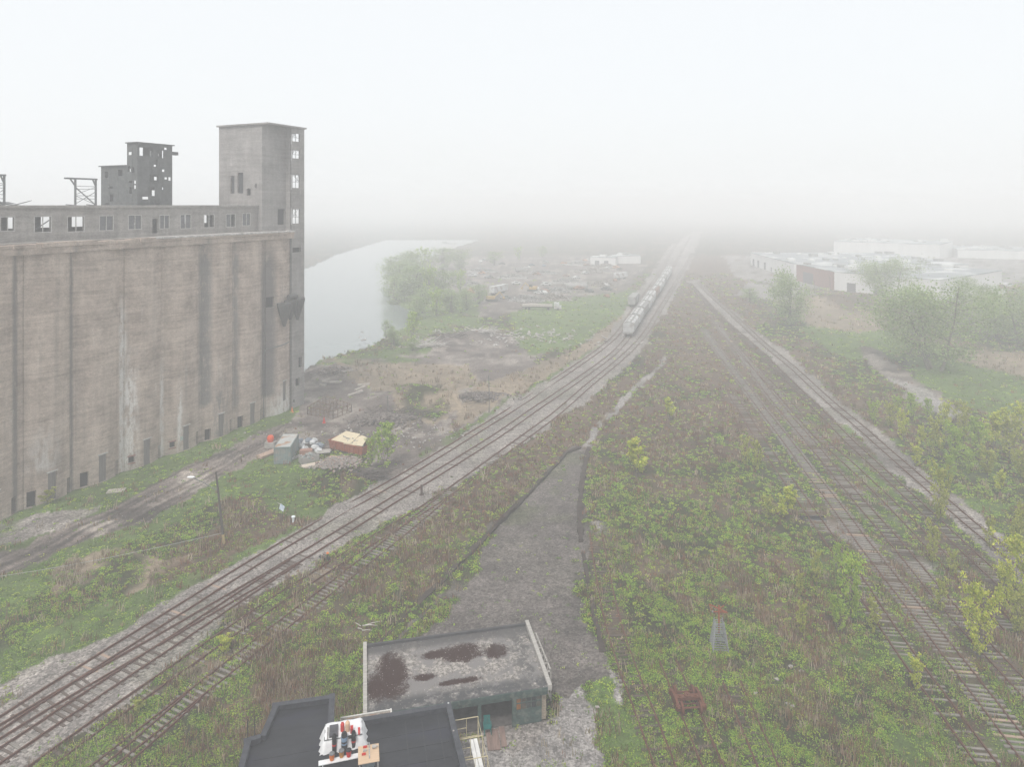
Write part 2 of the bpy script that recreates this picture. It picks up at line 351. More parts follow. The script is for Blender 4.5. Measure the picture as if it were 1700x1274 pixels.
def m_concrete(name, light=(.48, .40, .34), dark=(.23, .18, .15), stains=True):
    m, N, L, b = newmat(name)
    tc = N.new("ShaderNodeTexCoord")
    def noise(scale, st=(1, 1, 1), loc=(0, 0, 0), d=8, ro=.65):
        mp = N.new("ShaderNodeMapping"); mp.inputs['Scale'].default_value = st; mp.inputs['Location'].default_value = loc
        L.new(tc.outputs['Object'], mp.inputs[0])
        n = N.new("ShaderNodeTexNoise"); n.inputs['Scale'].default_value = scale; n.inputs['Detail'].default_value = d; n.inputs['Roughness'].default_value = ro
        L.new(mp.outputs[0], n.inputs['Vector']); return n.outputs[0]
    def mr(src, a, bb, lo=0, hi=1):
        r = N.new("ShaderNodeMapRange"); r.inputs[1].default_value = a; r.inputs[2].default_value = bb; r.inputs[3].default_value = lo; r.inputs[4].default_value = hi
        L.new(src, r.inputs[0]); return r.outputs[0]
    def mth(op, a, c):
        q = N.new("ShaderNodeMath"); q.operation = op
        for i, v in enumerate((a, c)):
            if isinstance(v, (int, float)): q.inputs[i].default_value = v
            else: L.new(v, q.inputs[i])
        return q.outputs[0]
    def mix(fac, a, c):
        x = N.new("ShaderNodeMix"); x.data_type = 'RGBA'; L.new(fac, x.inputs[0])
        for i, v in ((6, a), (7, c)):
            if isinstance(v, tuple): x.inputs[i].default_value = (*v, 1)
            else: L.new(v, x.inputs[i])
        return x.outputs[2]
    base = noise(.35, (1, 1, .8)); hor = noise(1.0, (.12, .12, 1.9), (5, 2, 1)); fine = noise(2.4, (.7, .7, 1.3), d=6, ro=.75)
    ver = noise(1.0, (.9, .9, .05), (1, 4, 0)); grit = noise(9, d=4, ro=.8)
    f = mth('ADD', mth('MULTIPLY', base, .34), mth('ADD', mth('MULTIPLY', hor, .26), mth('ADD', mth('MULTIPLY', fine, .24), mth('MULTIPLY', ver, .16))))
    col = mix(mr(f, .42, .57), dark, light)
    # pale efflorescence and dark runs
    pn = noise(.9, (.8, .8, .14), (9, 1, 3), ro=.7); pale = mth('MULTIPLY', mr(pn, .60, .72), mr(fine, .42, .58))
    col = mix(mth('MULTIPLY', pale, .55), col, (.62, .60, .57))
    dn = noise(.7, (1.1, 1.1, .035), (2, 8, 3)); dk = mr(dn, .56, .72)
    col = mix(mth('MULTIPLY', dk, .3), col, (.09, .085, .085))
    # broken horizontal cracks
    cr = noise(1.6, (.10, .10, 2.2), (7, 7, 7), d=3); crk = mth('MULTIPLY', mr(cr, .655, .69), mr(fine, .5, .55))
    col = mix(mth('MULTIPLY', crk, .5), col, (.10, .085, .075))
    sz_ = N.new("ShaderNodeSeparateXYZ"); L.new(tc.outputs['Object'], sz_.inputs[0])
    fr_ = mth('FRACT', mth('MULTIPLY', mth('ADD', sz_.outputs[2], mth('MULTIPLY', base, .25)), .78), 0.0)
    ln = mth('MULTIPLY', mr(fr_, .045, .02), mr(fine, .40, .60))
    col = mix(mth('MULTIPLY', ln, .38), col, (.12, .10, .09))
    if stains:
        sx = N.new("ShaderNodeSeparateXYZ"); L.new(tc.outputs['Object'], sx.inputs[0])
        def blob(x0, w, z0, z1, soft=3.0):
            a = mth('SUBTRACT', 1.0, mth('MINIMUM', mth('ABSOLUTE', mth('DIVIDE', mth('SUBTRACT', sx.outputs[0], x0), w), 0.0), 1.0))
            lo = mr(sx.outputs[2], z0 - soft * .2, z0 + soft * .2); hi = mr(sx.outputs[2], z1 + soft, z1 - soft)
            return mth('MULTIPLY', a, mth('MULTIPLY', lo, hi))
        for x0, w, z0, z1, c, th in ((17.6, 1.5, 0, 16, (.66, .65, .63), .52), (16.6, .8, 0, 24, (.6, .59, .57), .5), (23.2, .7, 0, 14, (.6, .59, .57), .5), (26, .7, 0, 10, (.62, .61, .59), .52),
                                     (49.5, 6.0, -1, 3.2, (.66, .66, .64), .46), (53.5, 1.2, 0, 12, (.55, .55, .54), .5), (5.0, 2.6, 4.5, 8.0, (.5, .48, .46), .5),
                                     (31.3, 1.5, 6, 33, (.13, .13, .13), .43), (38.0, .8, 4, 33, (.18, .17, .165), .47), (45.5, 2.2, 4, 30, (.09, .09, .095), .38), (34, 2.5, 0, 9, (.17, .16, .155), .54), (1.7, .6, 0, 33, (.11, .105, .10), .42), (9.0, .5, 0, 33, (.11, .105, .10), .42)):
            mk = mth('MULTIPLY', blob(x0, w, z0, z1), mr(noise(1.3, (1, 1, .3), (x0, 0, 0), ro=.75), th - .10, th + .08))
            mk = mth('MINIMUM', mth('MULTIPLY', mk, 1.3), .8)
            col = mix(mk, col, c)
    g2 = mr(grit, .3, .7, .68, 1.32)
    sc = N.new("ShaderNodeVectorMath"); sc.operation = 'SCALE'; L.new(col, sc.inputs[0]); L.new(g2, sc.inputs['Scale'])
    L.new(sc.outputs[0], b.inputs['Base Color'])
    b.inputs['Roughness'].default_value = .92; b.inputs['Specular IOR Level'].default_value = .2
    bp = N.new("ShaderNodeBump"); bp.inputs['Strength'].default_value = .5; bp.inputs['Distance'].default_value = .12
    L.new(mth('ADD', hor, mth('MULTIPLY', fine, .8)), bp.inputs['Height']); L.new(bp.outputs[0], b.inputs['Normal'])
    return m

# ------------------------------------------------------------------ mesh helpers
COL = scene.collection
def link(o):
    COL.objects.link(o); return o
def tag(o, label=None, cat=None, group=None, kind=None):
    if label: o['label'] = label
    if cat: o['category'] = cat
    if group: o['group'] = group
    if kind: o['kind'] = kind
    return o
def E(name, label, cat, loc=(0, 0, 0), rz=0.0, group=None):
    o = bpy.data.objects.new(name, None); link(o); o.location = loc; o.rotation_euler = (0, 0, rz)
    o.empty_display_size = .3
    return tag(o, label, cat, group)
class MB:
    def __init__(s): s.v = []; s.f = []
    def add(s, vs, fs):
        b = len(s.v); s.v += [tuple(v) for v in vs]; s.f += [tuple(b + i for i in f) for f in fs]; return s
    def box(s, c, d, rot=None, taper=1.0):
        x, y, z = (k / 2 for k in d); P = []
        for zz in (-z, z):
            t = taper if zz > 0 else 1
            for xx, yy in ((-x, -y), (x, -y), (x, y), (-x, y)):
                P.append(Vector((xx * t, yy * t, zz)))
        if rot is not None:
            M = rot if isinstance(rot, Matrix) else Matrix.Rotation(rot, 3, 'Z')
            P = [M @ p for p in P]
        c = Vector(c)
        return s.add([p + c for p in P], [(3, 2, 1, 0), (4, 5, 6, 7), (0, 1, 5, 4), (1, 2, 6, 5), (2, 3, 7, 6), (3, 0, 4, 7)])
    def b2(s, p0, p1):
        p0, p1 = Vector(p0), Vector(p1)
        return s.box((p0 + p1) / 2, [abs(p1[i] - p0[i]) for i in range(3)])
    def bar(s, a, b, w, h=None):
        a, b = Vector(a), Vector(b); d = b - a; h = h or w
        if d.length < 1e-6: return s
        q = d.to_track_quat('X', 'Z').to_matrix()
        return s.box((a + b) / 2, (d.length, w, h), q)
    def tube(s, pts, rad, n=8, cap=True):
        pts = [Vector(p) for p in pts]
        if not isinstance(rad, (list, tuple)): rad = [rad] * len(pts)
        vs, fs = [], []
        for i, p in enumerate(pts):
            d = (pts[min(i + 1, len(pts) - 1)] - pts[max(i - 1, 0)]).normalized()
            q = d.to_track_quat('Z', 'Y').to_matrix()
            for k in range(n):
                a = 2 * math.pi * k / n
                vs.append(p + q @ Vector((math.cos(a) * rad[i], math.sin(a) * rad[i], 0)))
        for i in range(len(pts) - 1):
            for k in range(n):
                k2 = (k + 1) % n
                fs.append((i * n + k, i * n + k2, (i + 1) * n + k2, (i + 1) * n + k))
        if cap:
            fs.append(tuple(range(n))[::-1]); fs.append(tuple((len(pts) - 1) * n + k for k in range(n)))
        return s.add(vs, fs)
    def cyl(s, c, r, h, n=12, r2=None):
        c = Vector(c); return s.tube([c, c + Vector((0, 0, h))], [r, r if r2 is None else r2], n)
    def prism(s, poly, z0, z1):
        n = len(poly)
        vs = [(x, y, z0) for x, y in poly] + [(x, y, z1) for x, y in poly]
        return s.add(vs, [tuple(range(n))[::-1], tuple(range(n, 2 * n))] + [(i, (i + 1) % n, n + (i + 1) % n, n + i) for i in range(n)])
    def lump(s, c, r, seed=0, n=10, m=6, rough=.35, flat=0.0):
        """uneven heap"""
        rr = random.Random(seed); c = Vector(c); vs = []; fs = []
        for j in range(m + 1):
            th = math.pi * j / m
            for i in range(n):
                a = 2 * math.pi * i / n; k = 1 + (rr.random() - .5) * 2 * rough * (1 if 0 < j < m else 0)
                v = Vector((math.cos(a) * math.sin(th) * r[0] * k, math.sin(a) * math.sin(th) * r[1] * k, math.cos(th) * r[2] * k))
                if v.z < -r[2] * .25: v.z = -r[2] * .25
                vs.append(c + v)
        for j in range(m):
            for i in range(n):
                i2 = (i + 1) % n; fs.append((j * n + i, (j + 1) * n + i, (j + 1) * n + i2, j * n + i2))
        return s.add(vs, fs)
    def build(s, name, mat, parent=None, smooth=False, loc=None):
        me = bpy.data.meshes.new(name); me.from_pydata(s.v, [], s.f); me.materials.append(mat)
        if smooth: me.polygons.foreach_set('use_smooth', [True] * len(me.polygons))
        me.update()
        o = bpy.data.objects.new(name, me); link(o)
        if parent: o.parent = parent
        if loc: o.location = loc
        return o
def children(o): return [c for c in bpy.data.objects if c.parent == o]
def copy_tree(o, kids=None, parent=None, depth=0):
    c = o.copy(); link(c)
    if parent: c.parent = parent
    for ch in KIDS.get(o.name, None) or children(o): copy_tree(ch, None, c, depth + 1)
    return c
KIDS = {}
def np_mesh(name, V, Fq, mat, cols=None, extra=None, smooth=False):
    me = bpy.data.meshes.new(name)
    nv, nf, k = len(V), len(Fq), Fq.shape[1]
    me.vertices.add(nv); me.vertices.foreach_set('co', V.astype(np.float32).ravel())
    me.loops.add(nf * k); me.loops.foreach_set('vertex_index', Fq.astype(np.int32).ravel())
    me.polygons.add(nf); me.polygons.foreach_set('loop_start', np.arange(0, nf * k, k, dtype=np.int32))
    try: me.polygons.foreach_set('loop_total', np.full(nf, k, dtype=np.int32))
    except Exception: pass
    if smooth: me.polygons.foreach_set('use_smooth', np.ones(nf, bool))
    if cols is not None:
        a = me.color_attributes.new("Col", 'FLOAT_COLOR', 'POINT')
        c4 = np.ones((nv, 4), np.float32); c4[:, :3] = cols; a.data.foreach_set('color', c4.ravel())
    if extra is not None:
        for nm, arr in extra.items():
            a = me.attributes.new(nm, 'FLOAT', 'POINT'); a.data.foreach_set('value', arr.astype(np.float32))
    me.materials.append(mat); me.update(calc_edges=True)
    return me
# ------------------------------------------------------------------ the ground in one connected grid, cut along its zones
rows = np.concatenate([np.arange(345.5, 352, 1.5), np.arange(352, 420, 2), np.arange(420, 1300, 3), np.arange(1300, 1700, 10), np.array([1700, 1800, 1950, 2200, 2600, 3400, 5000, 9000])])
colsx = np.concatenate([np.arange(-2600, -180, 60), np.arange(-180, 1880, 3), np.arange(1880, 4300, 60)])
GX, GY = np.meshgrid(colsx, rows)
WX, WY = gn(GX, GY)
TD = track_dist(WX, WY)
ZW, zwx, zwy = zone_w(GX, GY, WX, WY)
HH, RV = height(GX, GY, WX, WY, TD)
ALB = np.array([(.038, .040, .018), (.095, .066, .045), (.20, .16, .115), (.085, .125, .035), (.125, .104, .092), (.205, .185, .17), (.105, .092, .084), (.215, .20, .19)])
col = ZW @ ALB
v1 = fbm(WX / 11, WY / 11, 301, 4)[..., None]; v2 = fbm(WX / 1.7, WY / 1.7, 302, 4)[..., None]
col = col * (.62 + .76 * v1) * (.7 + .6 * v2)
dm = np.clip((fbm(WX / 7, WY / 4, 311, 4) - .52) * 7, 0, 1)[..., None] * (ZW[..., T_DIRT] + .5 * ZW[..., T_LOT])[..., None]
col = col * (1 - .45 * dm)
pm_ = np.clip((fbm(WX / 4, WY / 4, 317, 4) - .55) * 7, 0, 1)[..., None] * (ZW[..., T_DIRT])[..., None]
col = col * (1 - pm_) + np.array((.24, .21, .185)) * pm_
# grass growing into the lot and onto the gravel
mo = np.clip((fbm(WX / 6, WY / 6, 320, 4) - .56) * 8, 0, 1)[..., None] * (.45 * ZW[..., T_LOT] * (GY < 870) + .08 * ZW[..., T_LOT] + .35 * ZW[..., T_PALE] + .3 * ZW[..., T_GRAVEL])[..., None] * .55
col = col * (1 - mo) + np.array((.095, .115, .045)) * mo
# tyre ruts along the mud road
_a, _b = np.array(gn(0, 945)), np.array(gn(430, 722)); _d = (_b - _a) / np.linalg.norm(_b - _a)
_u = (WX - _a[0]) * _d[0] + (WY - _a[1]) * _d[1]; _v = -(WX - _a[0]) * _d[1] + (WY - _a[1]) * _d[0] + 1.2 * (fbm(WX / 12, WY / 12, 71, 2) - .5)
_r = np.clip((fbm(_u / 9, _v / .45, 72, 3) - .5) * 7, -1, 1)[..., None] * (ZW[..., T_DIRT] + .4 * ZW[..., T_GRAVEL] * (GX < 200))[..., None] * (GX < 480)[..., None]
col = col * (1 + .5 * _r)
stone = ZW[..., T_GRAVEL] + ZW[..., T_PALE] * .8 + ZW[..., T_LOT] * .9 + ZW[..., T_DIRT] * .5
nr, nc = GX.shape
V = np.stack([WX, WY, HH], -1).reshape(-1, 3)
COLF = np.clip(col, .01, .7).reshape(-1, 3)
idx = np.arange(nr * nc).reshape(nr, nc)
FQ = np.stack([idx[1:, :-1], idx[1:, 1:], idx[:-1, 1:], idx[:-1, :-1]], -1).reshape(-1, 4)
fc = ZW.reshape(-1, NT)[FQ].mean(1).argmax(1)
inroad = inside(zwx.reshape(-1)[FQ].mean(1), zwy.reshape(-1)[FQ].mean(1), ROADP)
lotf = fc == T_LOT
cx_, cy_ = zwx.reshape(-1)[FQ].mean(1), zwy.reshape(-1)[FQ].mean(1)
bedf = (inside(cx_, cy_, BED) | inside(cx_, cy_, BED2)) & ~lotf
rivf = RV.reshape(-1)[FQ].any(1) & ~bedf & ~lotf
yard = inside(cx_, cy_, [(905,1100),(950,1130),(985,1180),(1000,1274),(1005,1400),(740,1400),(740,1230),(850,1215),(905,1200)]) & ~lotf & ~bedf
kinds = np.zeros(len(FQ), int)
kinds[inroad & ~bedf] = 1; kinds[lotf] = 2; kinds[bedf] = 3; kinds[yard] = 4; kinds[rivf] = 5
GM = m_ground()
for k, nm in enumerate(("ground", "dirt_road", "gravel_lot", "railway_ballast", "gravel_yard", "river_bed")):
    fq = FQ[kinds == k]
    if not len(fq): continue
    u, inv = np.unique(fq, return_inverse=True)
    me = np_mesh(nm, V[u], inv.reshape(-1, 4), GM, COLF[u], {"Stone": stone.reshape(-1)[u]}, smooth=True)
    o = link(bpy.data.objects.new(nm, me)); tag(o, kind='structure')
GH = HH
def ground_z(x, y):
    """height of the ground under a point"""
    s = F / max(y, 4.2); px, py = CX + x * s, HY + CAMH * s
    i = int(np.clip(np.searchsorted(rows, py), 0, len(rows) - 1)); j = int(np.clip(np.searchsorted(colsx, px), 0, len(colsx) - 1))
    return float(HH[i, j])
def gg(px, py):
    p = g(px, py); return Vector((p.x, p.y, ground_z(p.x, p.y)))

# river
wm, N, L, b = newmat("river_water")
b.inputs['Base Color'].default_value = (.16, .19, .19, 1); b.inputs['Roughness'].default_value = .12
b.inputs['Specular IOR Level'].default_value = .6
tc = N.new("ShaderNodeTexCoord"); nz = N.new("ShaderNodeTexNoise"); nz.inputs['Scale'].default_value = .6; nz.inputs['Detail'].default_value = 4
bp = N.new("ShaderNodeBump"); bp.inputs['Strength'].default_value = .12; bp.inputs['Distance'].default_value = .1
L.new(tc.outputs['Object'], nz.inputs['Vector']); L.new(nz.outputs[0], bp.inputs['Height']); L.new(bp.outputs[0], b.inputs['Normal'])
wpoly = [gn(*p) for p in [(720,640),(900,560),(860,394),(600,392),(300,420),(-700,500),(-700,900),(200,900)]]
riv = MB(); riv.add([(x, y, -1.0) for x, y in wpoly], [tuple(range(len(wpoly)))])
o = riv.build("river_water", wm); tag(o, kind='structure')

# ------------------------------------------------------------------ low growth
LEAF = m_leaf()
CLEAR = ['S', 'D', 'E', 'Q', 'B', 'M1', 'M2', 'H2', 'M0']
def quads_leaf(C, S, col, up=.6, elong=1.5):
    n = len(C)
    nrm = rng.normal(size=(n, 3)); nrm /= np.linalg.norm(nrm, axis=1)[:, None]
    nrm[:, 2] = np.abs(nrm[:, 2]) + up; nrm /= np.linalg.norm(nrm, axis=1)[:, None]
    t = rng.normal(size=(n, 3)); a = np.cross(nrm, t); a /= np.linalg.norm(a, axis=1)[:, None]; bb = np.cross(nrm, a)
    a = a * (S * .5 * elong)[:, None]; bb = bb * (S * .42)[:, None]
    V = np.stack([C - a, C - bb * 1.0, C + a, C + bb * 1.0], 1).reshape(-1, 3)
    Fq = np.arange(4 * n).reshape(-1, 4)
    return V, Fq, np.repeat(col, 4, 0)
def quads_blade(B, Hh, Wd, col, lean=.35):
    n = len(B)
    an = rng.uniform(0, 2 * np.pi, n); d = np.stack([np.cos(an), np.sin(an), np.zeros(n)], 1) * (Wd * .5)[:, None]
    la = rng.uniform(0, 2 * np.pi, n); ll = rng.uniform(0, lean, n) * Hh
    T = B + np.stack([np.cos(la) * ll, np.sin(la) * ll, Hh], 1)
    V = np.stack([B - d, B + d, T + d * .45, T - d * .45], 1).reshape(-1, 3)
    return V, np.arange(4 * n).reshape(-1, 4), np.repeat(col, 4, 0)
def sample_ground(n, lo=(-170, 455), hi=(1870, 1420)):
    px = rng.uniform(lo[0], hi[0], n); py = rng.uniform(lo[1], hi[1], n)
    X, Y = gn(px, py)
    td = track_dist(X, Y)
    tc_ = track_dist(X, Y, CLEAR)
    W, wx, wy = zone_w(px, py, X, Y)
    h, rv = height(px, py, X, Y, td)
    el = elevator_mask(X, Y)
    ok = ~rv & ~el & ~build_mask(X, Y)
    td = np.minimum(tc_, td + (tc_ > 1.6) * 1.15)      # the abandoned tracks are overgrown
    return [a[ok] for a in (px, py, X, Y, td, W, h)]
ELA = np.array((-65.3, 86.8)); ELU = np.array((.4210, .9071)); ELN = np.array((-.9071, .4210))
def elevator_mask(X, Y):
    dx, dy = X - ELA[0], Y - ELA[1]
    s = dx * ELU[0] + dy * ELU[1]; n = dx * ELN[0] + dy * ELN[1]
    return (s < 55.6) & (n > -.9) & (n < 26)
def rotbox(X, Y, o, rz, x0, x1, y0, y1):
    c, s = math.cos(rz), math.sin(rz); dx, dy = X - o[0], Y - o[1]
    a, b_ = dx * c + dy * s, -dx * s + dy * c
    return (a > x0) & (a < x1) & (b_ > y0) & (b_ < y1)
GAR_O, GAR_R = (2.67, 52.9), R(12.3)
BLK_O, BLK_R = (-4.3, 47.5), R(13)
def build_mask(X, Y):
    return rotbox(X, Y, GAR_O, GAR_R, -13.9, .4, -.3, 7.2) | rotbox(X, Y, BLK_O, BLK_R, -14, 2.2, -12, 3)

GREENS = np.array([(.19, .32, .03), (.13, .24, .025), (.27, .38, .04), (.08, .15, .02), (.22, .31, .06), (.32, .38, .05)])
BROWNS = np.array([(.20, .105, .06), (.12, .075, .05), (.27, .19, .12), (.16, .13, .05), (.24, .12, .075), (.34, .27, .17)])
TANS = np.array([(.34, .265, .19), (.27, .21, .15), (.42, .35, .26), (.22, .18, .12)])
TURF = np.array([(.13, .22, .035), (.17, .25, .05), (.10, .16, .03)])
SAGE = np.array([(.12, .16, .07), (.15, .19, .09)])

def clumps(n, wi, dens, perc, leaf_k, rad, hgt, pal, minleaf):
    px, py, X, Y, td, W, h = sample_ground(n)
    w = W[:, wi] * dens if isinstance(wi, int) else (W * np.array(wi)).sum(1) * dens
    near = np.clip((td - .9) / 1.0, 0.0, 1)
    w = w * (.22 + .78 * near)
    sparse = fbm(X / 1.6, Y / 1.6, 401 + perc, 3)
    w = w * np.clip((sparse - .36) * 7, .12, 1)
    k = rng.uniform(size=len(w)) < w
    px, py, X, Y, h = px[k], py[k], X[k], Y[k], h[k]
    sc = (py - HY) / CAMH
    L0 = np.maximum(minleaf, leaf_k / sc)
    size = rng.uniform(.55, 1.25, len(X)) * (.7 + .7 * fbm(X / 4, Y / 4, 77, 2))
    r0 = np.maximum(rad, L0 * 1.6) * size; hh = np.maximum(hgt, L0 * .9) * size
    base = pal[rng.integers(0, len(pal), len(X))] * (.75 + .5 * fbm(X / 3, Y / 3, 55, 3))[:, None]
    rep = perc
    idx = np.repeat(np.arange(len(X)), rep)
    a = rng.uniform(0, 2 * np.pi, len(idx)); q = np.sqrt(rng.uniform(0, 1, len(idx)))
    C = np.stack([X[idx] + np.cos(a) * q * r0[idx], Y[idx] + np.sin(a) * q * r0[idx], h[idx] + hh[idx] * (1 - q * q * .75) * rng.uniform(.35, 1.0, len(idx))], 1)
    cl = base[idx] * rng.uniform(.7, 1.35, len(idx))[:, None]
    return quads_leaf(C, L0[idx] * rng.uniform(.7, 1.3, len(idx)), cl)
def stalks(n, wi, dens, perc, hgt, wk, minw, pal, spread=.35, lean=.3):
    px, py, X, Y, td, W, h = sample_ground(n)
    w = W[:, wi] * dens if isinstance(wi, int) else (W * np.array(wi)).sum(1) * dens
    w = w * (.12 + .88 * np.clip((td - 1.1) / 1.0, 0, 1))
    w = w * np.clip((fbm(X / 2.2, Y / 2.2, 431 + perc, 3) - .36) * 6, .1, 1)
    k = rng.uniform(size=len(w)) < w
    px, py, X, Y, h = px[k], py[k], X[k], Y[k], h[k]
    sc = (py - HY) / CAMH
    idx = np.repeat(np.arange(len(X)), perc)
    sz = rng.uniform(.5, 1.3, len(X)) * (.6 + .8 * fbm(X / 5, Y / 5, 88, 2))
    sp = np.maximum(spread, 3.0 / sc) * sz
    base = pal[rng.integers(0, len(pal), len(X))] * (.75 + .5 * fbm(X / 4, Y / 4, 66, 3))[:, None]
    B = np.stack([X[idx] + rng.normal(size=len(idx)) * sp[idx] * .6, Y[idx] + rng.normal(size=len(idx)) * sp[idx] * .6, h[idx] - .03], 1)
    H = hgt * sz[idx] * rng.uniform(.5, 1.15, len(idx)); Wd = np.maximum(minw, wk / sc[idx])
    return quads_blade(B, H, Wd, base[idx] * rng.uniform(.7, 1.3, len(idx))[:, None], lean)
def merge(parts):
    V, Fq, C = [], [], []; b = 0
    for v, f, c in parts:
        V.append(v); Fq.append(f + b); C.append(c); b += len(v)
    return np.concatenate(V), np.concatenate(Fq), np.concatenate(C)
def stuff(name, label, parts):
    v, f, c = merge(parts)
    o = link(bpy.data.objects.new(name, np_mesh(name, v, f, LEAF, np.clip(c, .005, .8))))
    tag(o, label, name.replace('_', ' '), kind='stuff'); print(name, len(f)); return o
Q = 1.0
stuff("weeds", "leafy green weeds covering the ground between the tracks", [
    clumps(int(160000 * Q), (1, .42, .03, .30, .02, .012, .012, .02), 1.0, 12, 1.7, .34, .17, GREENS, .075),
    clumps(int(34000 * Q), (.5, .15, .005, .04, .01, .003, .004, .01), 1.0, 20, 1.8, .42, .30, GREENS, .08),
    clumps(int(26000 * Q), (.35, .2, .1, .6, .10, .04, .14, .10), .5, 6, 2.0, .14, .09, GREENS[1:], .07)])
stuff("dry_weed_stems", "brown dry stems of last year's weeds among the green growth", [
    stalks(int(84000 * Q), (.34, .95, .06, .10, .02, .004, .0, .01), 1.0, 9, .52, 1.1, .035, BROWNS),
    clumps(int(16000 * Q), (.10, .7, .01, .01, .01, 0, 0, 0), .9, 9, 2.0, .35, .5, BROWNS, .09)])
stuff("straw_grass", "pale straw coloured reeds and dead grass in patches", [
    stalks(int(34000 * Q), (.10, .18, 1.0, .05, .02, .012, .0, .0), 1.0, 9, .85, 1.1, .035, TANS, .4, .5)])
stuff("short_grass", "short green grass on the verges and meadow", [
    stalks(int(40000 * Q), (.12, .10, .15, .9, .03, .02, .02, .02), .9, 7, .16, 1.6, .05, TURF, .3, .6)])

px, py, X, Y, td, W, h = sample_ground(60000, lo=(-170, 500))
w = W[:, T_LOT] * .42 + W[:, T_GRAVEL] * .35 + W[:, T_PALE] * .45 + W[:, T_DIRT] * .5
k = (rng.uniform(size=len(w)) < w) & ((td > .95) | (rng.uniform(size=len(w)) < .3)); X, Y, h, py = X[k], Y[k], h[k], py[k]
sc = (py - HY) / CAMH; S = np.maximum(.05, .9 / sc) * rng.uniform(.6, 1.5, len(X))
tone = rng.choice([.09, .16, .26, .40, .52], len(X), p=[.3, .25, .22, .15, .08])[:, None] * np.array((1.03, 1.0, .96)) * rng.uniform(.9, 1.1, (len(X), 3))
C = np.stack([X, Y, h], 1); J = rng.uniform(.6, 1.2, (len(X), 5)); a0 = rng.uniform(0, 6.28, len(X))
top = C + np.stack([np.zeros(len(X)), np.zeros(len(X)), S * .55], 1)
cs = [C + np.stack([np.cos(a0 + q * np.pi / 2) * S * .6 * J[:, q], np.sin(a0 + q * np.pi / 2) * S * .6 * J[:, q], -S * .1], 1) for q in range(4)]
Vv = np.stack([top] + cs, 1).reshape(-1, 3); b5 = np.arange(len(X)) * 5
Fv = np.concatenate([np.stack([b5, b5 + 1 + q, b5 + 1 + (q + 1) % 4], 1) for q in range(4)])
PEB, _N, _L, _b = newmat("pebble"); _a = _N.new("ShaderNodeAttribute"); _a.attribute_name = "Col"; _L.new(_a.outputs['Color'], _b.inputs['Base Color']); _b.inputs['Roughness'].default_value = .95
o = link(bpy.data.objects.new("loose_stones", np_mesh("loose_stones", Vv, Fv, PEB, np.repeat(tone, 5, 0)))); tag(o, "loose stones strewn over lot, ballast and mud", "stones", kind='stuff')
# ------------------------------------------------------------------ materials used by the structures
CONC = m_concrete("silo_concrete")
CONC2 = m_concrete("gallery_concrete", (.34, .32, .30), (.19, .175, .165), False)
TOWC = m_concrete("tower_concrete", (.30, .285, .275), (.18, .17, .165), False)
RUIN = pm("ruined_tower_metal", (.10, .105, .105), (.05, .055, .055), 1.2, .9)
DARK = pm("dark_opening", (.012, .012, .012), (.006, .006, .006), 2, .95, 0)  # near-black colour stands in for the unlit interior behind openings
PANEL = pm("blocked_opening_board", (.20, .185, .175), (.12, .11, .105), 1.5, .9, .3, stretch=(3, 3, .25))
FRAMEP = pm("pale_window_frame", (.50, .49, .47), (.34, .33, .32), 3, .8)
STEEL = pm("weathered_steel", (.19, .20, .20), (.10, .105, .11), 4, .6, .1, .3)
RUST = pm("rusty_iron", (.17, .065, .035), (.075, .032, .022), 9, .85, .25, .1)
RAILM = pm("rusty_rail", (.15, .058, .035), (.065, .032, .024), 5, .65, .15, .3)
TIEW = pm("weathered_tie", (.27, .25, .225), (.13, .115, .10), 4, .95, .3, stretch=(.5, 6, 3), c3=(.075, .065, .058))
TIEP = pm("pale_new_tie", (.38, .28, .215), (.26, .19, .15), 4, .95, .3, stretch=(.5, 6, 3))
TIED = pm("dark_tie", (.12, .09, .075), (.06, .048, .04), 4, .95, .3, stretch=(.5, 6, 3))
ROOFD = pm("tarred_roof", (.075, .075, .078), (.04, .04, .044), 1.0, .8, .2)

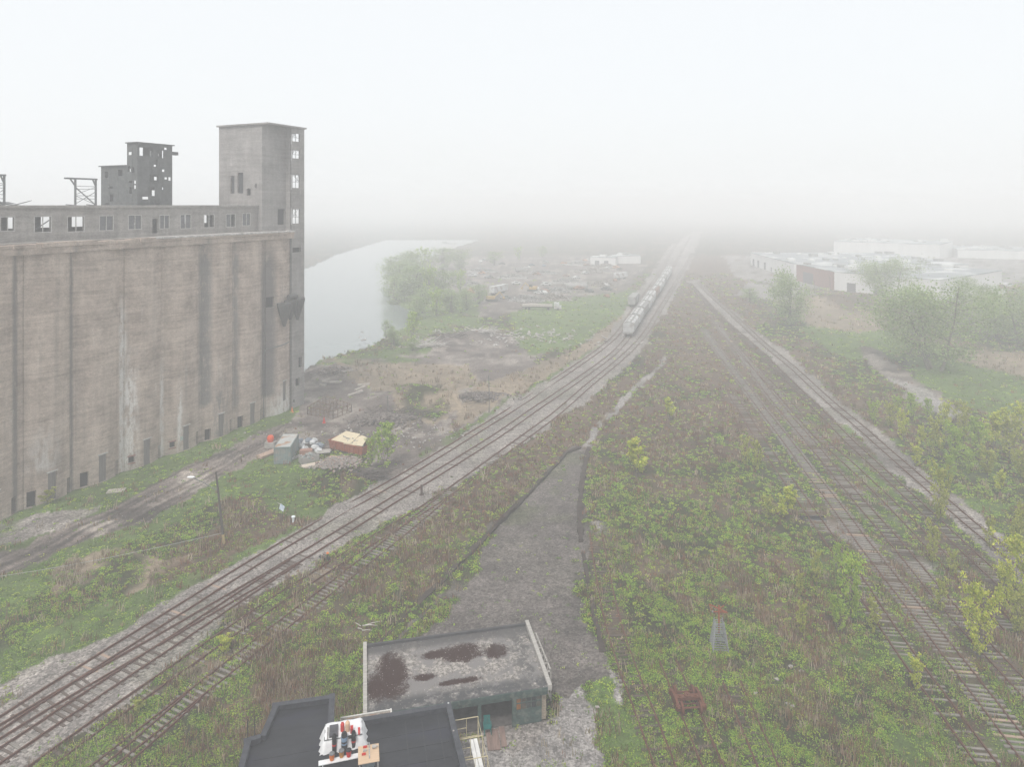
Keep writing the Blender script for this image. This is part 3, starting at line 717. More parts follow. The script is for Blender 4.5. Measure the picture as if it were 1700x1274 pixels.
# ------------------------------------------------------------------ grain elevator
EROT = math.atan2(ELU[1], ELU[0])
elev = E("grain_elevator", "long derelict concrete grain elevator with rounded silo bays beside the river", "grain elevator", (ELA[0], ELA[1], 0), EROT)
def s_at(px, y=0.0):
    """distance along the elevator front seen at a photo column, on the plane set back by y"""
    k = (px - CX) / F; o = ELA + ELN * y
    return (k * o[1] - o[0]) / (ELU[0] - k * ELU[1])
def z_at(px, py, y=0.0):
    s = s_at(px, y); d = ELA[1] + ELN[1] * y + ELU[1] * s
    return CAMH - (py - HY) * d / F
def wallgrid(mb, f, ss, zz, holes, depth, back=None):
    """skin along the curve f(s)->(x,y), with recessed openings; back gets the panel that closes each one"""
    ss = sorted(set([round(a, 4) for a in ss] + [round(h[i], 4) for h in holes for i in (0, 1)]))
    zz = sorted(set([round(a, 4) for a in zz] + [round(h[i], 4) for h in holes for i in (2, 3)]))
    def P(s, z, d=0.0):
        x, y = f(s)
        if d:
            x1, y1 = f(s - .01); x2, y2 = f(s + .01); t = Vector((x2 - x1, y2 - y1)).normalized()
            x, y = x - t.y * d, y + t.x * d
        return (x, y, z)
    for i in range(len(ss) - 1):
        for j in range(len(zz) - 1):
            a, b_, c, d = ss[i], ss[i + 1], zz[j], zz[j + 1]; sm, zm = (a + b_) / 2, (c + d) / 2
            if any(h[0] < sm < h[1] and h[2] < zm < h[3] for h in holes): continue
            mb.add([P(a, c), P(b_, c), P(b_, d), P(a, d)], [(0, 1, 2, 3)])
    for h in holes:
        a, b_, c, d = h[:4]; dp = h[4] if len(h) > 4 and h[4] else depth
        A, B_, Cc, D = P(a, c), P(b_, c), P(b_, d), P(a, d); A2, B2, C2, D2 = P(a, c, dp), P(b_, c, dp), P(b_, d, dp), P(a, d, dp)
        mb.add([A, B_, Cc, D, A2, B2, C2, D2], [(0, 4, 5, 1), (1, 5, 6, 2), (2, 6, 7, 3), (3, 7, 4, 0)])
        if back is not None: back.append(([A2, B2, C2, D2], h))
PITCH, S0 = 7.055, 2.31
def silo_curve(sc):
    w, Rr = 3.12, 6.4; k = math.sqrt(Rr * Rr - w * w)
    def f(s):
        d = s - sc
        if abs(d) >= w: return (s, .16)
        return (s, -(math.sqrt(Rr * Rr - d * d) - k) + (.0 if abs(d) < w - .01 else 0))
    return f, w
TOPZ = 34.3
holes_def = [(.10, .245, 0, 2.15), (.41, .57, .0, 3.75), (.82, .90, 0, 2.2)]
blockmat = PANEL
for k in range(-3, 7):
    a = S0 + k * PITCH; sc = a + PITCH / 2 + .1
    f, w = silo_curve(sc)
    mb = MB(); backs = []
    hs = []
    if k >= -1 and k < 6:
        lo = 0
        if k in (2, 3):   # a small square window instead of the first door
            hs.append((a + .14 * PITCH, a + .25 * PITCH, 1.0, 1.95, .35))
        else: hs.append((a + .11 * PITCH, a + .25 * PITCH, -.05, 2.1 if k != 4 else 1.9, .6))
        hs.append((a + .44 * PITCH, a + .60 * PITCH, -.05 if k != 0 else .1, 3.9, .16))
        hs.append((a + .83 * PITCH, a + .925 * PITCH, -.05, 2.15, .6))
    if k == 6:
        sa, sb = s_at(441), s_at(451)
        hs += [(sa, sb, 20.6, 22.6, .5), (a + .60 * PITCH, a + .74 * PITCH, 2.2, 6.0, .16), (a + .93 * PITCH, a + .97 * PITCH, -.05, 2.2, .5)]
    ss = [a + PITCH * i / 26 for i in range(27)] + [sc - w, sc - w + .02, sc + w, sc + w - .02]
    wallgrid(mb, f, ss, [-1.2, 0, 8, 16, 24, TOPZ], hs, .5, backs)
    silo = mb.build("silo", CONC, elev)
    for (q, h) in backs:
        m2 = MB().add(q, [(0, 1, 2, 3)])
        if h[4] < .3:
            A, B_ = Vector(q[0]), Vector(q[1]); t = (B_ - A).normalized(); nrm = Vector((t.y, -t.x, 0))
            for i in range(5):   # vertical boards
                p = A.lerp(B_, (i + .5) / 5); m2.box((p.x + nrm.x * .02, p.y + nrm.y * .02, (h[2] + h[3]) / 2), ((B_ - A).length / 5 * .9, .05, h[3] - h[2] - .05), math.atan2(t.y, t.x))
            p = A.lerp(B_, .5) + nrm * .2
            lt = MB().box((p.x, p.y, h[3] + .09), ((B_ - A).length + .35, .16, .17), math.atan2(t.y, t.x))
            m2.build("doorway_boarding", PANEL, elev); lt.build("lintel", FRAMEP, elev)
        else:
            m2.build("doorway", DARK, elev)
            if h[3] < 2 and h[2] > .5:
                A, B_ = Vector(q[0]), Vector(q[1]); t = (B_ - A).normalized(); nrm = Vector((t.y, -t.x, 0)); p = A.lerp(B_, .5) + nrm * .40; W = (B_ - A).length; rz = math.atan2(t.y, t.x)
                fr = MB().box((p.x, p.y, h[3] + .1), (W + .3, .1, .18), rz).box((p.x, p.y, h[2] - .08), (W + .3, .12, .14), rz)
                fr.build("window_frame", pm("brick_red_trim", (.30, .15, .12), (.2, .1, .08), 4), elev)
SEND, SJ = 55.35, S0 + 7 * PITCH          # right end and start of the flat stair bay
# stair bay, full height
strip = MB(); backs = []
wy = lambda px, a, b_: (s_at(px), z_at(px, b_), z_at(px, a))
sh = []
for (x0, x1, y0, y1) in ((484, 496, 221, 235), (484, 496, 249, 263), (484, 496, 290, 312), (484, 496, 347, 371)):
    sh.append((s_at(x0), s_at(x1), z_at(490, y1), z_at(490, y0), .3))
sl = []
for (x0, x1, y0, y1) in ((484, 498, 411, 419), (489, 496, 629, 642), (494, 500, 595, 612), (485, 488, 662, 668)):
    sl.append((s_at(x0), s_at(x1), z_at(490, y1), z_at(490, y0), .45))
fl = lambda s: (s, -.25)
wallgrid(strip, fl, [SJ, SEND], [-1, 0, 55.2], sh + sl, .3, backs)
endw = [(z0, z1) for (_, _, z0, z1, _) in sh]
fe = lambda t: (SEND, -.25 + t)
wallgrid(strip, fe, [0, 12.6], [-1, 55.2], [(.5, 5.6, z0 - .3, z1 + .2, .3) for z0, z1 in endw], .3)
strip.b2((SJ, 0.05, -1), (SJ + .25, 12.3, 55.2))
# openings in the inner partition follow the same storeys
strip.b2((SJ + .3, 12.0, -1), (SEND - .05, 12.35, 55.2))
strip.build("stair_tower", TOWC, elev)
for q, h in backs[len(sh):]:
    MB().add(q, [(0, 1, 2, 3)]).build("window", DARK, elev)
for q, h in backs[:len(sh)]:
    A, B_ = Vector(q[0]), Vector(q[1]); m2 = MB(); z0, z1 = h[2], h[3]; x0, x1 = h[0], h[1]
    for t in (.0, .5, 1.0): m2.bar((x0 + (x1 - x0) * t, -.1, z0), (x0 + (x1 - x0) * t, -.1, z1), .07)
    for t in (.45, .98): m2.bar((x0, -.1, z0 + (z1 - z0) * t), (x1, -.1, z0 + (z1 - z0) * t), .07)
    for t in range(4): m2.bar((x0 + rnd.random() * (x1 - x0), -.1, z0 + (z1 - z0) * .5), (x0 + rnd.random() * (x1 - x0), -.1, z1), .05)
    m2.build("window_frame", STEEL, elev)
# main headhouse tower, set back a little
TS = s_at(435, 1.2); ty0, ty1 = 1.2, 12.4
tw = MB()
wh = [(s_at(461, 1.2), s_at(473, 1.2), z_at(467, 373, 1.2), z_at(467, 347, 1.2), .4)]
tb = []
wallgrid(tw, lambda s: (s, ty0), [TS, SJ], [35, 55.2], wh, .4, tb)
sd_h = [(7.3, 8.3, 41.8, 43.1), (3.1, 4.1, 42.2, 45.6), (4.9, 6.4, 42.2, 46.2), (9.4, 9.9, 43.2, 44.0)]
wallgrid(tw, lambda t: (TS, ty1 - t), [0, ty1 - ty0], [35, 55.2], sd_h, .35, tb)
tw.b2((TS + .05, ty1 - .3, 35), (SJ, ty1, 55.2))
tower = tw.build("headhouse_tower", TOWC, elev)
rf = MB(); cxm, cym = (TS + SEND) / 2, (ty0 + ty1) / 2
x0, x1, y0, y1 = TS - .35, SEND + .3, -.6, ty1 + .35
rf.add([(x0, y0, 55.2), (x1, y0, 55.2), (x1, y1, 55.2), (x0, y1, 55.2), (x0, y0, 55.5), (x1, y0, 55.5), (x1, y1, 55.5), (x0, y1, 55.5), (cxm, cym, 56.0)],
       [(3, 2, 1, 0), (0, 1, 5, 4), (1, 2, 6, 5), (2, 3, 7, 6), (3, 0, 4, 7), (4, 5, 8), (5, 6, 8), (6, 7, 8), (7, 4, 8)])
rf.build("tower_roof", TOWC, elev)
for i, (q, h) in enumerate(tb):
    if i in (0, 2, 3): MB().add(q, [(0, 1, 2, 3)]).build("window", pm("dim_tower_window", (.05, .055, .06), (.03, .03, .035), 2), elev)
for z in (40.3, 47.6):
    MB().b2((TS - .06, ty0 - .06, z), (SJ - .02, ty0 + .02, z + .25)).build("belt_course", TOWC, elev)
# roof deck, ledge and gallery
DK = MB(); DK.b2((S0 - 3 * PITCH, .32, TOPZ), (SJ - .02, 24, 34.95)); DK.build("silo_deck", CONC2, elev)
lg = MB(); lgd = MB(); x = S0 - 3 * PITCH
while x < SJ - .1:
    w_ = min(rnd.uniform(.7, 2.6), SJ - .05 - x); t = rnd.uniform(0, .12)
    if x < 19: lgd.b2((x, -1.38 + rnd.uniform(0, .35), 34.33), (x + w_ - .01, .30, 34.95 - t * 2))
    else:
        lgd.b2((x, -1.25, 34.33), (x + w_ - .01, .28, 34.68)); lg.b2((x, -1.38 + rnd.uniform(0, .25), 34.69), (x + w_ - .01, .30, 35.0 - t))
    x += w_
lgd.build("eaves_ledge", CONC, elev)
lg.build("eaves_ledge", pm("pale_chipped_ledge", (.60, .585, .57), (.24, .225, .215), .9, .9, .3, stretch=(1, 1, .6)), elev)
lg2 = MB().b2((S0 - 3 * PITCH, -1.05, 33.45), (SJ - .1, .25, 34.30)); lg2.build("soffit_band", CONC, elev)
GY0, GY1, GX0, GX1, GZ = 2.3, 10.0, S0 - 3 * PITCH + 1, TS, 39.55
gw = MB(); wins = [(2, 23, 361, 383), (58, 84, 360, 385), (113, 139, 360, 384), (166, 187, 359, 382), (214, 234, 358, 380), (266, 280, 358, 379), (300, 316, 357, 379), (339, 355, 357, 377), (376, 390, 356, 376), (403, 415, 355, 374)]
gh = []
for (a, b_, c, d) in wins:
    m = (a + b_) / 2; gh.append((s_at(a, GY0), s_at(b_, GY0), z_at(m, d, GY0), z_at(m, c, GY0), .3))
for i in range(1, 3): gh.append((gh[0][0] - 4.6 * i, gh[0][1] - 4.6 * i, gh[0][2], gh[0][3], .3))
gdoor = (s_at(253, GY0), s_at(262, GY0), 35.4, z_at(258, 363, GY0), .3)
wallgrid(gw, lambda s: (s, GY0), [GX0, GX1], [34.96, GZ], gh + [gdoor], .3)
gw.build("gallery_wall", CONC2, elev)
gb = MB(); bh = []
x = GX0 + 1.4
while x < GX1 - 3: bh.append((x, x + 2.6, 36.6, 38.7, .3)); x += 4.55
# the back wall faces away
wallgrid(gb, lambda s: (s, GY1), [GX0, GX1], [34.96, GZ], bh, .3)
gb.build("gallery_wall", CONC2, elev)
gr = MB().b2((GX0 - .3, GY0 - .35, GZ), (GX1 - .02, GY1 + .6, GZ + .38)); gr.build("gallery_roof", CONC2, elev)
for i, h in enumerate(gh):
    x0, x1, z0, z1 = h[:4]; m2 = MB(); y = GY0 + .02
    for a, b_ in (((x0 - .1, z0), (x0 - .1, z1)), ((x1 + .1, z0), (x1 + .1, z1)), ((x0 - .15, z0 - .08), (x1 + .15, z0 - .08)), ((x0 - .15, z1 + .08), (x1 + .15, z1 + .08)), (((x0 + x1) / 2, z0), ((x0 + x1) / 2, z1))):
        m2.bar((a[0], y, a[1]), (b_[0], y, b_[1]), .10)
    wf = m2.build("window_frame", FRAMEP, elev)
    if i % 3 == 1 and i < 10:
        MB().bar((x0, y + .3, z0 + .2), (x1, y + .3, z1 - .5), .12).build("broken_bar", STEEL, elev)
    if i in (3, 4, 5, 6, 8, 9):
        MB().b2((x0, y + .1, z0), ((x0 + x1) / 2 - .06, y + .14, z1)).build("window_board", pm("grey_sash", (.16, .165, .17), (.10, .10, .11), 2), elev)
        if i != 8: MB().b2(((x0 + x1) / 2 + .06, y + .1, z0), (x1, y + .14, z1)).build("window_board", MATS["grey_sash"], elev)
# collapsed roofing and bent sheets on the gallery roof at the near end
deb = MB()
for i in range(14):
    xx = -6 + rnd.random() * 12; deb.box((xx, 5 + rnd.random() * 3, GZ + .45 + rnd.random() * .35), (2.5 + rnd.random() * 2, 1.8, .06), Matrix.Rotation(rnd.uniform(-.35, .1), 3, 'Y') @ Matrix.Rotation(rnd.uniform(-.3, .3), 3, 'X'))
deb.build("roof_debris", STEEL, elev)
# open steel bents standing on the roof
def bent(px0, px1, ytop, yy=6.0, ext=1.6, both=True):
    a, b_ = s_at(px0, yy), s_at(px1, yy); zt = z_at((px0 + px1) / 2, ytop, yy); z0 = GZ + .38
    m = MB(); w = .16
    for x in (a, b_):
        m.bar((x, yy, z0), (x, yy, zt), .22)
    m.bar((a - ext, yy, zt), (b_ + .2, yy, zt), .24); m.bar((a - ext * .5, yy, zt), (a, yy, zt - 1.1), w); m.bar((b_ - .5, yy, zt), (b_, yy, zt - 1.1), w)
    hgt = zt - z0
    for t in (.72, .60, .36, .24): m.bar((a, yy, z0 + hgt * t), (b_, yy, z0 + hgt * (t + rnd.uniform(-.03, .03))), .07)
    m.bar((a, yy, z0 + hgt * .68), (b_, yy, z0), .13); m.bar((a, yy, z0 + hgt * .05), (b_, yy, z0 + hgt * .52), .07)
    m.bar((a, yy, z0 + hgt * .4), (b_, yy, z0 + hgt * .7), .06); m.bar((a, yy, z0 + hgt * .36), (b_, yy, z0 + hgt * .02), .06)
    for x in (a, b_): m.bar((x, yy, z0), (x, yy + 2.2, z0 + .1), .12)
    m.build("steel_bent", STEEL, elev)
bent(125, 159, 297); bent(-36, 7, 290, ext=.2)
# burnt-out steel framed head on the roof behind the gallery
RY = 13.6
ra, rb = s_at(228, RY), s_at(286, RY)
def side_len(s, pxt, y0):
    y = y0
    while y < y0 + 40:
        p = ELA + ELU * s + ELN * y
        if CX + F * p[0] / p[1] <= pxt: return y - y0
        y += .1
    return 8
l1 = side_len(ra, 211, RY); l2 = side_len(ra, 168, RY)
zt1, zt2 = z_at(228, 237, RY), 0
p = ELA + ELU * ra + ELN * (RY + l2); zt2 = CAMH - (277 - HY) * p[1] / F
rr = random.Random(3)
def ragged(f, length, z0, z1, dens, name="burnt_wall", forced=()):
    m = MB(); hs = list(forced)
    nx = max(2, int(length / 1.9))
    for q in range(int(dens * length * (z1 - z0) * .55)):
        w_, h_ = rr.uniform(.25, 1.3), rr.uniform(.35, 1.5); c0 = rr.uniform(.25, max(.3, length - .25 - w_)); zz0 = z0 + (z1 - z0 - h_ - .3) * rr.random() ** .6
        if c0 + w_ > length - .1: continue
        if any(h[0] - .12 < c0 + w_ and h[1] + .12 > c0 and h[2] - .12 < zz0 + h_ and h[3] + .12 > zz0 for h in hs): continue
        hs.append((c0, c0 + w_, zz0, zz0 + h_, .12))
    wallgrid(m, f, [0, length], [z0, z1], hs, .12)
    for i in range(1, nx): m.bar((*f(length * i / nx), z0), (*f(length * i / nx), z1 - rr.random() * .5), .09)
    return m.build(name, RUIN, elev)
L_ = rb - ra
ragged(lambda t: (ra + t, RY), L_, 34.9, zt1, .34, forced=[(L_ * .06, L_ * .42, zt1 - 2.2, zt1 - .6, .12), (L_ * .30, L_ * .50, 41.6, 43.2, .12), (L_ * .32, L_ * .62, 44.0, 45.4, .12)])
ragged(lambda t: (ra, RY + l1 - t), l1, 34.9, zt1, .42)
ragged(lambda t: (ra + t, RY + l1), L_, 34.9, zt1, .8, forced=[(L_ * .02, L_ * .45, zt1 - 2.4, zt1 - .5, .12), (L_ * .2, L_ * .6, 41.0, 45.8, .12)])
ragged(lambda t: (ra, RY + l2 - t), l2 - l1 - .05, 34.9, zt2, .16, forced=[(1.1, 1.9, zt2 - 2.0, zt2 - .9, .12)])
ragged(lambda t: (ra + t, RY + l2), L_ * .8, 34.9, zt2, .35)
m = MB().b2((ra - .25, RY - .25, zt1), (rb + .3, RY + l1 + .2, zt1 + .18)).b2((ra - .3, RY + l1 + .25, zt2), (rb - 1, RY + l2 + .3, zt2 + .18))
m.b2((rb, RY + .5, zt1 - 1.6), (rb + 1.7, RY + 1.2, zt1 - 1.0)); m.b2((ra + .1, RY + .1, 43.5), (rb - .1, RY + l1 - .2, 43.7))
m.build("burnt_roof_slab", RUIN, elev)
# spouts, pipe and brackets at the far end
sp = MB()
for px, py, s_ in ((470, 506, 1.6), (480, 502, 1.3), (492, 498, 1.5)):
    s = s_at(px, -1.2); z = z_at(px, py, -1.2)
    c = Vector((s, -1.5, z)); sp.tube([c + Vector((0, 0, .4)), c, c - Vector((0, 0, 1.5 * s_)), c - Vector((0, 0, 2.6 * s_))], [.95 * s_, .95 * s_, .5 * s_, .16 * s_], 8)
    sp.bar(c + Vector((0, 0, .3)), (s, .2, z + .3), .25)
sp.tube([(s_at(478, -1.5), -1.6, z_at(478, 494, -1.5)), (s_at(490, -1.5), -1.7, z_at(490, 494, -1.5) + .3)], .55, 8)
sp.build("grain_spout", pm("dark_spout_metal", (.085, .085, .085), (.05, .05, .05), 3, .7), elev)
pp = MB(); sj = S0 + 6 * PITCH + .05; scf, scw = silo_curve(S0 + 6.5 * PITCH + .1)
pp.tube([(sj, -.05, .2), (sj, -.05, 12.0), (sj + .15, -.2, 12.6)] + [(s, scf(s)[1] - .2, 12.9 + (s - sj) * .06) for s in [sj + .5 + i * .55 for i in range(11)]], .11, 6)
pp.build("conduit_pipe", STEEL, elev)
m = MB().tube([(s_at(296), -.45, .2), (s_at(296), -.5, 2.0)], .08, 6).box((s_at(296), -.75, 2.1), (.4, .3, .6)); m.build("meter_box", pm("pale_green_box", (.4, .46, .44), (.3, .35, .33), 3), elev)

# ------------------------------------------------------------------ railway tracks
def make_track(key, name_label, cat="railway track", tie=TIEW, zt=.03, vis=1.0, rails=2, rail_z=.16, skip=0.0, zoff=0.0, tie_cut=1e9, tie_w=2.5, mix=None):
    P = PATH[key]; keep = P[:, 1] < 1400
    P = P[keep]; root = E("railway_track", name_label, cat, (P[0][0], P[0][1], zoff)); o0 = Vector((P[0][0], P[0][1], 0))
    T = np.gradient(P, axis=0); T /= np.linalg.norm(T, axis=1)[:, None]; Nn = np.c_[T[:, 1], -T[:, 0]]
    for sgn in (-1, 1):
        C = P + Nn * sgn * .7525; st = 3
        Cs, Ns = C[::st], Nn[::st]; mb = MB(); prof = [(-.07, .0), (-.02, .03), (-.02, .11), (-.04, .12), (-.04, .16), (.04, .16), (.04, .12), (.02, .11), (.02, .03), (.07, .0)]
        vs, fs = [], []; npf = len(prof)
        for i in range(len(Cs)):
            wz = .012 * math.sin(i * 1.7 + sgn)
            for (a, z) in prof:
                q = Cs[i] + Ns[i] * a * 1.35; vs.append((q[0] - o0.x, q[1] - o0.y, z * 1.1 + rail_z - .16 + wz))
        for i in range(len(Cs) - 1):
            for k in range(npf - 1):
                fs.append((i * npf + k, i * npf + k + 1, (i + 1) * npf + k + 1, (i + 1) * npf + k))
        MB().add(vs, fs).build("rail", RAILM, root)
    # sleepers
    tr = random.Random(hash(key) % 1000 if False else sum(map(ord, key)))
    base = MB().box((0, 0, -.07), (1.0, .225, .16)).build("sleeper", tie, None)
    me0 = base.data; bpy.data.objects.remove(base)
    me1 = me0.copy(); me1.materials.clear(); me1.materials.append(mix[0] if mix else tie)
    far = MB(); n = 0
    for i in range(len(P)):
        if tr.random() > vis or P[i][1] > tie_cut: continue
        sy = HY + CAMH * F / P[i][1]; sx = CX + P[i][0] * F / P[i][1]
        ang = math.atan2(Nn[i][1], Nn[i][0]) + tr.gauss(0, .02); z = zt + tr.uniform(-.05, .035); w = tie_w * tr.uniform(.93, 1.05); off = tr.gauss(0, .05)
        pos = (P[i][0] - o0.x + Nn[i][0] * off, P[i][1] - o0.y + Nn[i][1] * off, z)
        inview = -10 < sx < 1710 and sy < 1285
        if not inview and sy < 1285: continue
        if n < 100 and inview:
            o = bpy.data.objects.new("sleeper", me1 if (mix and tr.random() < mix[1]) else me0); link(o); o.parent = root
            o.location = pos; o.rotation_euler = (0, 0, ang); o.scale = (w, tr.uniform(.85, 1.1), 1); n += 1
        elif n >= 100: far.box((pos[0], pos[1], pos[2] - .07), (w, .22, .16), ang)
    if far.v:
        o = far.build("sleeper", tie, root); o['kind'] = 'stuff'
    return root
make_track('S', "upper ballasted main line passing closest to the grain elevator", tie=TIED, zt=-.03, vis=.55, mix=(TIEP, .4))
make_track('D', "ballasted main line that the freight train stands on", tie=TIEW, zt=-.012, vis=.6, mix=(TIED, .5), zoff=.006)
make_track('E', "short turnout track joining the train's main line from the lower left", tie=TIEW, zt=.02, vis=.8, mix=(TIED, .5), zoff=.012)
make_track('K', "weed-choked siding bordering the ballast on its green side", tie=TIEW, zt=.0, vis=.75, mix=(TIED, .5))
make_track('H', "rusty overgrown siding with grey sleepers next to the bushy slope", tie=TIEW, zt=.035, vis=.9, zoff=.006)
make_track('H2', "short rusty spur merging into the overgrown siding near the black roof", tie=TIED, zt=-.02, vis=.4, zoff=.012)
make_track('Q', "left line of the pale ballasted pair on the right of the yard", tie=TIED, zt=.03, vis=.9, mix=(TIEW, .4))
make_track('B', "right line of the pale ballasted pair on the right of the yard", tie=TIEW, zt=.03, vis=.8, mix=(TIED, .5))
make_track('M3', "abandoned track half buried in weeds left of the pale ballasted pair", tie=TIEW, zt=.02, vis=.7, mix=(TIED, .6))
make_track('M2', "abandoned track with dark sleepers second from the pale ballasted pair", tie=TIEW, zt=.05, vis=.92, mix=(TIED, .5), zoff=.0)
make_track('M1', "abandoned track with the brightest bleached sleepers", tie=TIEW, zt=.07, vis=.96, mix=(TIEP, .1), zoff=.0)
make_track('M0', "abandoned track broken by a dark pit across it", tie=TIEW, zt=.02, vis=.6, mix=(TIED, .4))
make_track('N1', "overgrown track running up from the foot beside the wheel truck, along the lot wall", tie=TIED, zt=.04, vis=.8, tie_cut=80)
make_track('N2', "overgrown track carrying the rusty wheel truck", tie=TIED, zt=.0, vis=.6)
make_track('N3', "overgrown track between the rusty wheel truck and the lattice ladder tower", tie=TIED, zt=.02, vis=.75)

# low walls along the sunken lot
WALLM = pm("dark_stained_wall", (.060, .045, .036), (.028, .022, .02), 2.2, .95, .4)
def low_wall(pts, label, wd=.45, z0=-.75, z1=.14, name="retaining_wall"):
    P = [g(*p) for p in pts]; root = P[0].copy(); mb = MB()
    Pd = []
    for i in range(len(P) - 1):
        n = max(1, int((P[i + 1] - P[i]).length / 1.5))
        for k in range(n): Pd.append(P[i].lerp(P[i + 1], k / n))
    Pd.append(P[-1])
    vs, fs = [], []
    for i, p in enumerate(Pd):
        d = (Pd[min(i + 1, len(Pd) - 1)] - Pd[max(i - 1, 0)]).normalized(); nn = Vector((d.y, -d.x, 0)); jz = rnd.uniform(-.22, .05); jw = rnd.uniform(-.12, .14)
        for sx, z in ((-1, z0), (-1, z1 + jz), (1, z1 + jz), (1, z0)):
            q = p + nn * sx * (wd / 2 + jw); vs.append((q.x - root.x, q.y - root.y, z))
    for i in range(len(Pd) - 1):
        for k in range(3): fs.append((i * 4 + k, (i + 1) * 4 + k, (i + 1) * 4 + k + 1, i * 4 + k + 1))
    e = len(Pd) - 1; fs += [(0, 1, 2, 3), (e * 4 + 3, e * 4 + 2, e * 4 + 1, e * 4)]
    o = mb.add(vs, fs).build(name, WALLM); o.location = (root.x, root.y, 0); tag(o, label, "retaining wall"); return o
low_wall([(962,741),(940,751),(915,778),(880,815),(845,850),(800,896),(762,935),(735,962),(705,992),(670,1028),(640,1058),(612,1090)], "long dark retaining wall along the siding side of the gravel lot", .5)
low_wall([(978,741),(970,775),(965,810),(963,850),(964,897)], "dark retaining wall on the far right edge of the gravel lot", .65)
low_wall([(968,915),(974,950),(981,990),(990,1032),(1001,1084)], "mossy dark retaining wall at the near right edge of the gravel lot", .5)
# ------------------------------------------------------------------ trees and saplings
BARK = pm("grey_bark", (.17, .15, .125), (.09, .08, .065), 6, .95, .3, stretch=(1, 1, .3))
TRL = m_leaf("tree_leaf", .65, .5)
def tree_proto(kind, seed, nleaf, leaf, pal, h=1.0, w=.4, stems=1, base=.12, shape='flame', limbs=14):
    """tree of height 1: trunk mesh and crown mesh"""
    rr = random.Random(seed); rs = np.random.default_rng(seed)
    t = MB(); ctr = []
    for s in range(stems):
        a = rr.uniform(0, 6.28); sp = (.0 if stems == 1 else w * .35 * rr.random()); top = Vector((math.cos(a) * sp, math.sin(a) * sp, h * rr.uniform(.82, .98)))
        foot = Vector((math.cos(a) * sp * .25, math.sin(a) * sp * .25, -.02)); P = []
        for i in range(6):
            q = foot.lerp(top, i / 5); P.append(q + Vector((rr.gauss(0, .012), rr.gauss(0, .012), 0)))
        r0 = (.016 if shape != 'round' else .032) / math.sqrt(stems)
        t.tube(P, [r0 * (1 - .85 * i / 5) for i in range(6)], 6)
        for j in range(max(3, limbs // stems)):
            f = rr.uniform(base, .93); q = foot.lerp(top, f); aa = rr.uniform(0, 6.28)
            if shape == 'flame': R_ = w * .5 * (math.sin(math.pi * min(1, (f - base) / (1 - base) * .86 + .14)) ** .7)
            elif shape == 'cone': R_ = w * .5 * (1 - (f - base) / (1 - base)) ** .75 + .03
            else: R_ = w * .5 * math.sqrt(max(.05, 1 - ((f - .58) / .46) ** 2))
            R_ *= rr.uniform(.55, 1.1); e = q + Vector((math.cos(aa) * R_, math.sin(aa) * R_, R_ * rr.uniform(.9, 2.4) if shape != 'round' else R_ * rr.uniform(.0, .5)))
            e.z = min(e.z, h * rr.uniform(.86, 1.06)); mid = q.lerp(e, .5) + Vector((0, 0, R_ * .06))
            t.tube([q, mid, e], [r0 * .38 * (1.15 - f), r0 * .25 * (1.15 - f), .0012], 4, False)
            for u in (.45, .75, 1.0): ctr.append((q.lerp(e, u), R_ * ((.26 - .10 * u) if shape != 'round' else (.22 + .12 * u))))
        ctr.append((top, w * .08))
    n = len(ctr); ii = rs.integers(0, n, nleaf); C0 = np.array([c[0][:] for c in ctr]); S0_ = np.array([c[1] for c in ctr])
    C = C0[ii] + rs.normal(size=(nleaf, 3)) * (S0_[ii] * .62 + .006)[:, None] * np.array((1, 1, .8))
    C[:, 2] = np.maximum(C[:, 2], .02)
    tone = rs.uniform(.80, 1.22, n)[ii]
    col = pal[rs.integers(0, len(pal), nleaf)] * tone[:, None] * rs.uniform(.85, 1.2, nleaf)[:, None]
    V_, F_, C_ = quads_leaf(C, leaf * rs.uniform(.6, 1.3, nleaf), col, .25, 1.4)
    tm = bpy.data.meshes.new("trunk"); tm.from_pydata(t.v, [], t.f); tm.materials.append(BARK)
    return tm, np_mesh("crown", V_, F_, TRL, np.clip(C_, .01, .8))
LIME = np.array([(.50, .56, .07), (.43, .50, .06), (.58, .60, .10), (.34, .42, .05), (.52, .50, .09)])
OLIV = np.array([(.40, .43, .08), (.33, .37, .07), (.46, .45, .12), (.27, .30, .06)])
FRESH = np.array([(.28, .42, .06), (.22, .34, .05), (.34, .46, .08), (.40, .48, .08)])
DULL = np.array([(.27, .36, .14), (.22, .30, .13), (.33, .40, .18)])  # greyed greens: distance haze put into the leaf colour of far trees
REDB = np.array([(.15, .06, .045), (.11, .05, .04), (.19, .09, .06)])
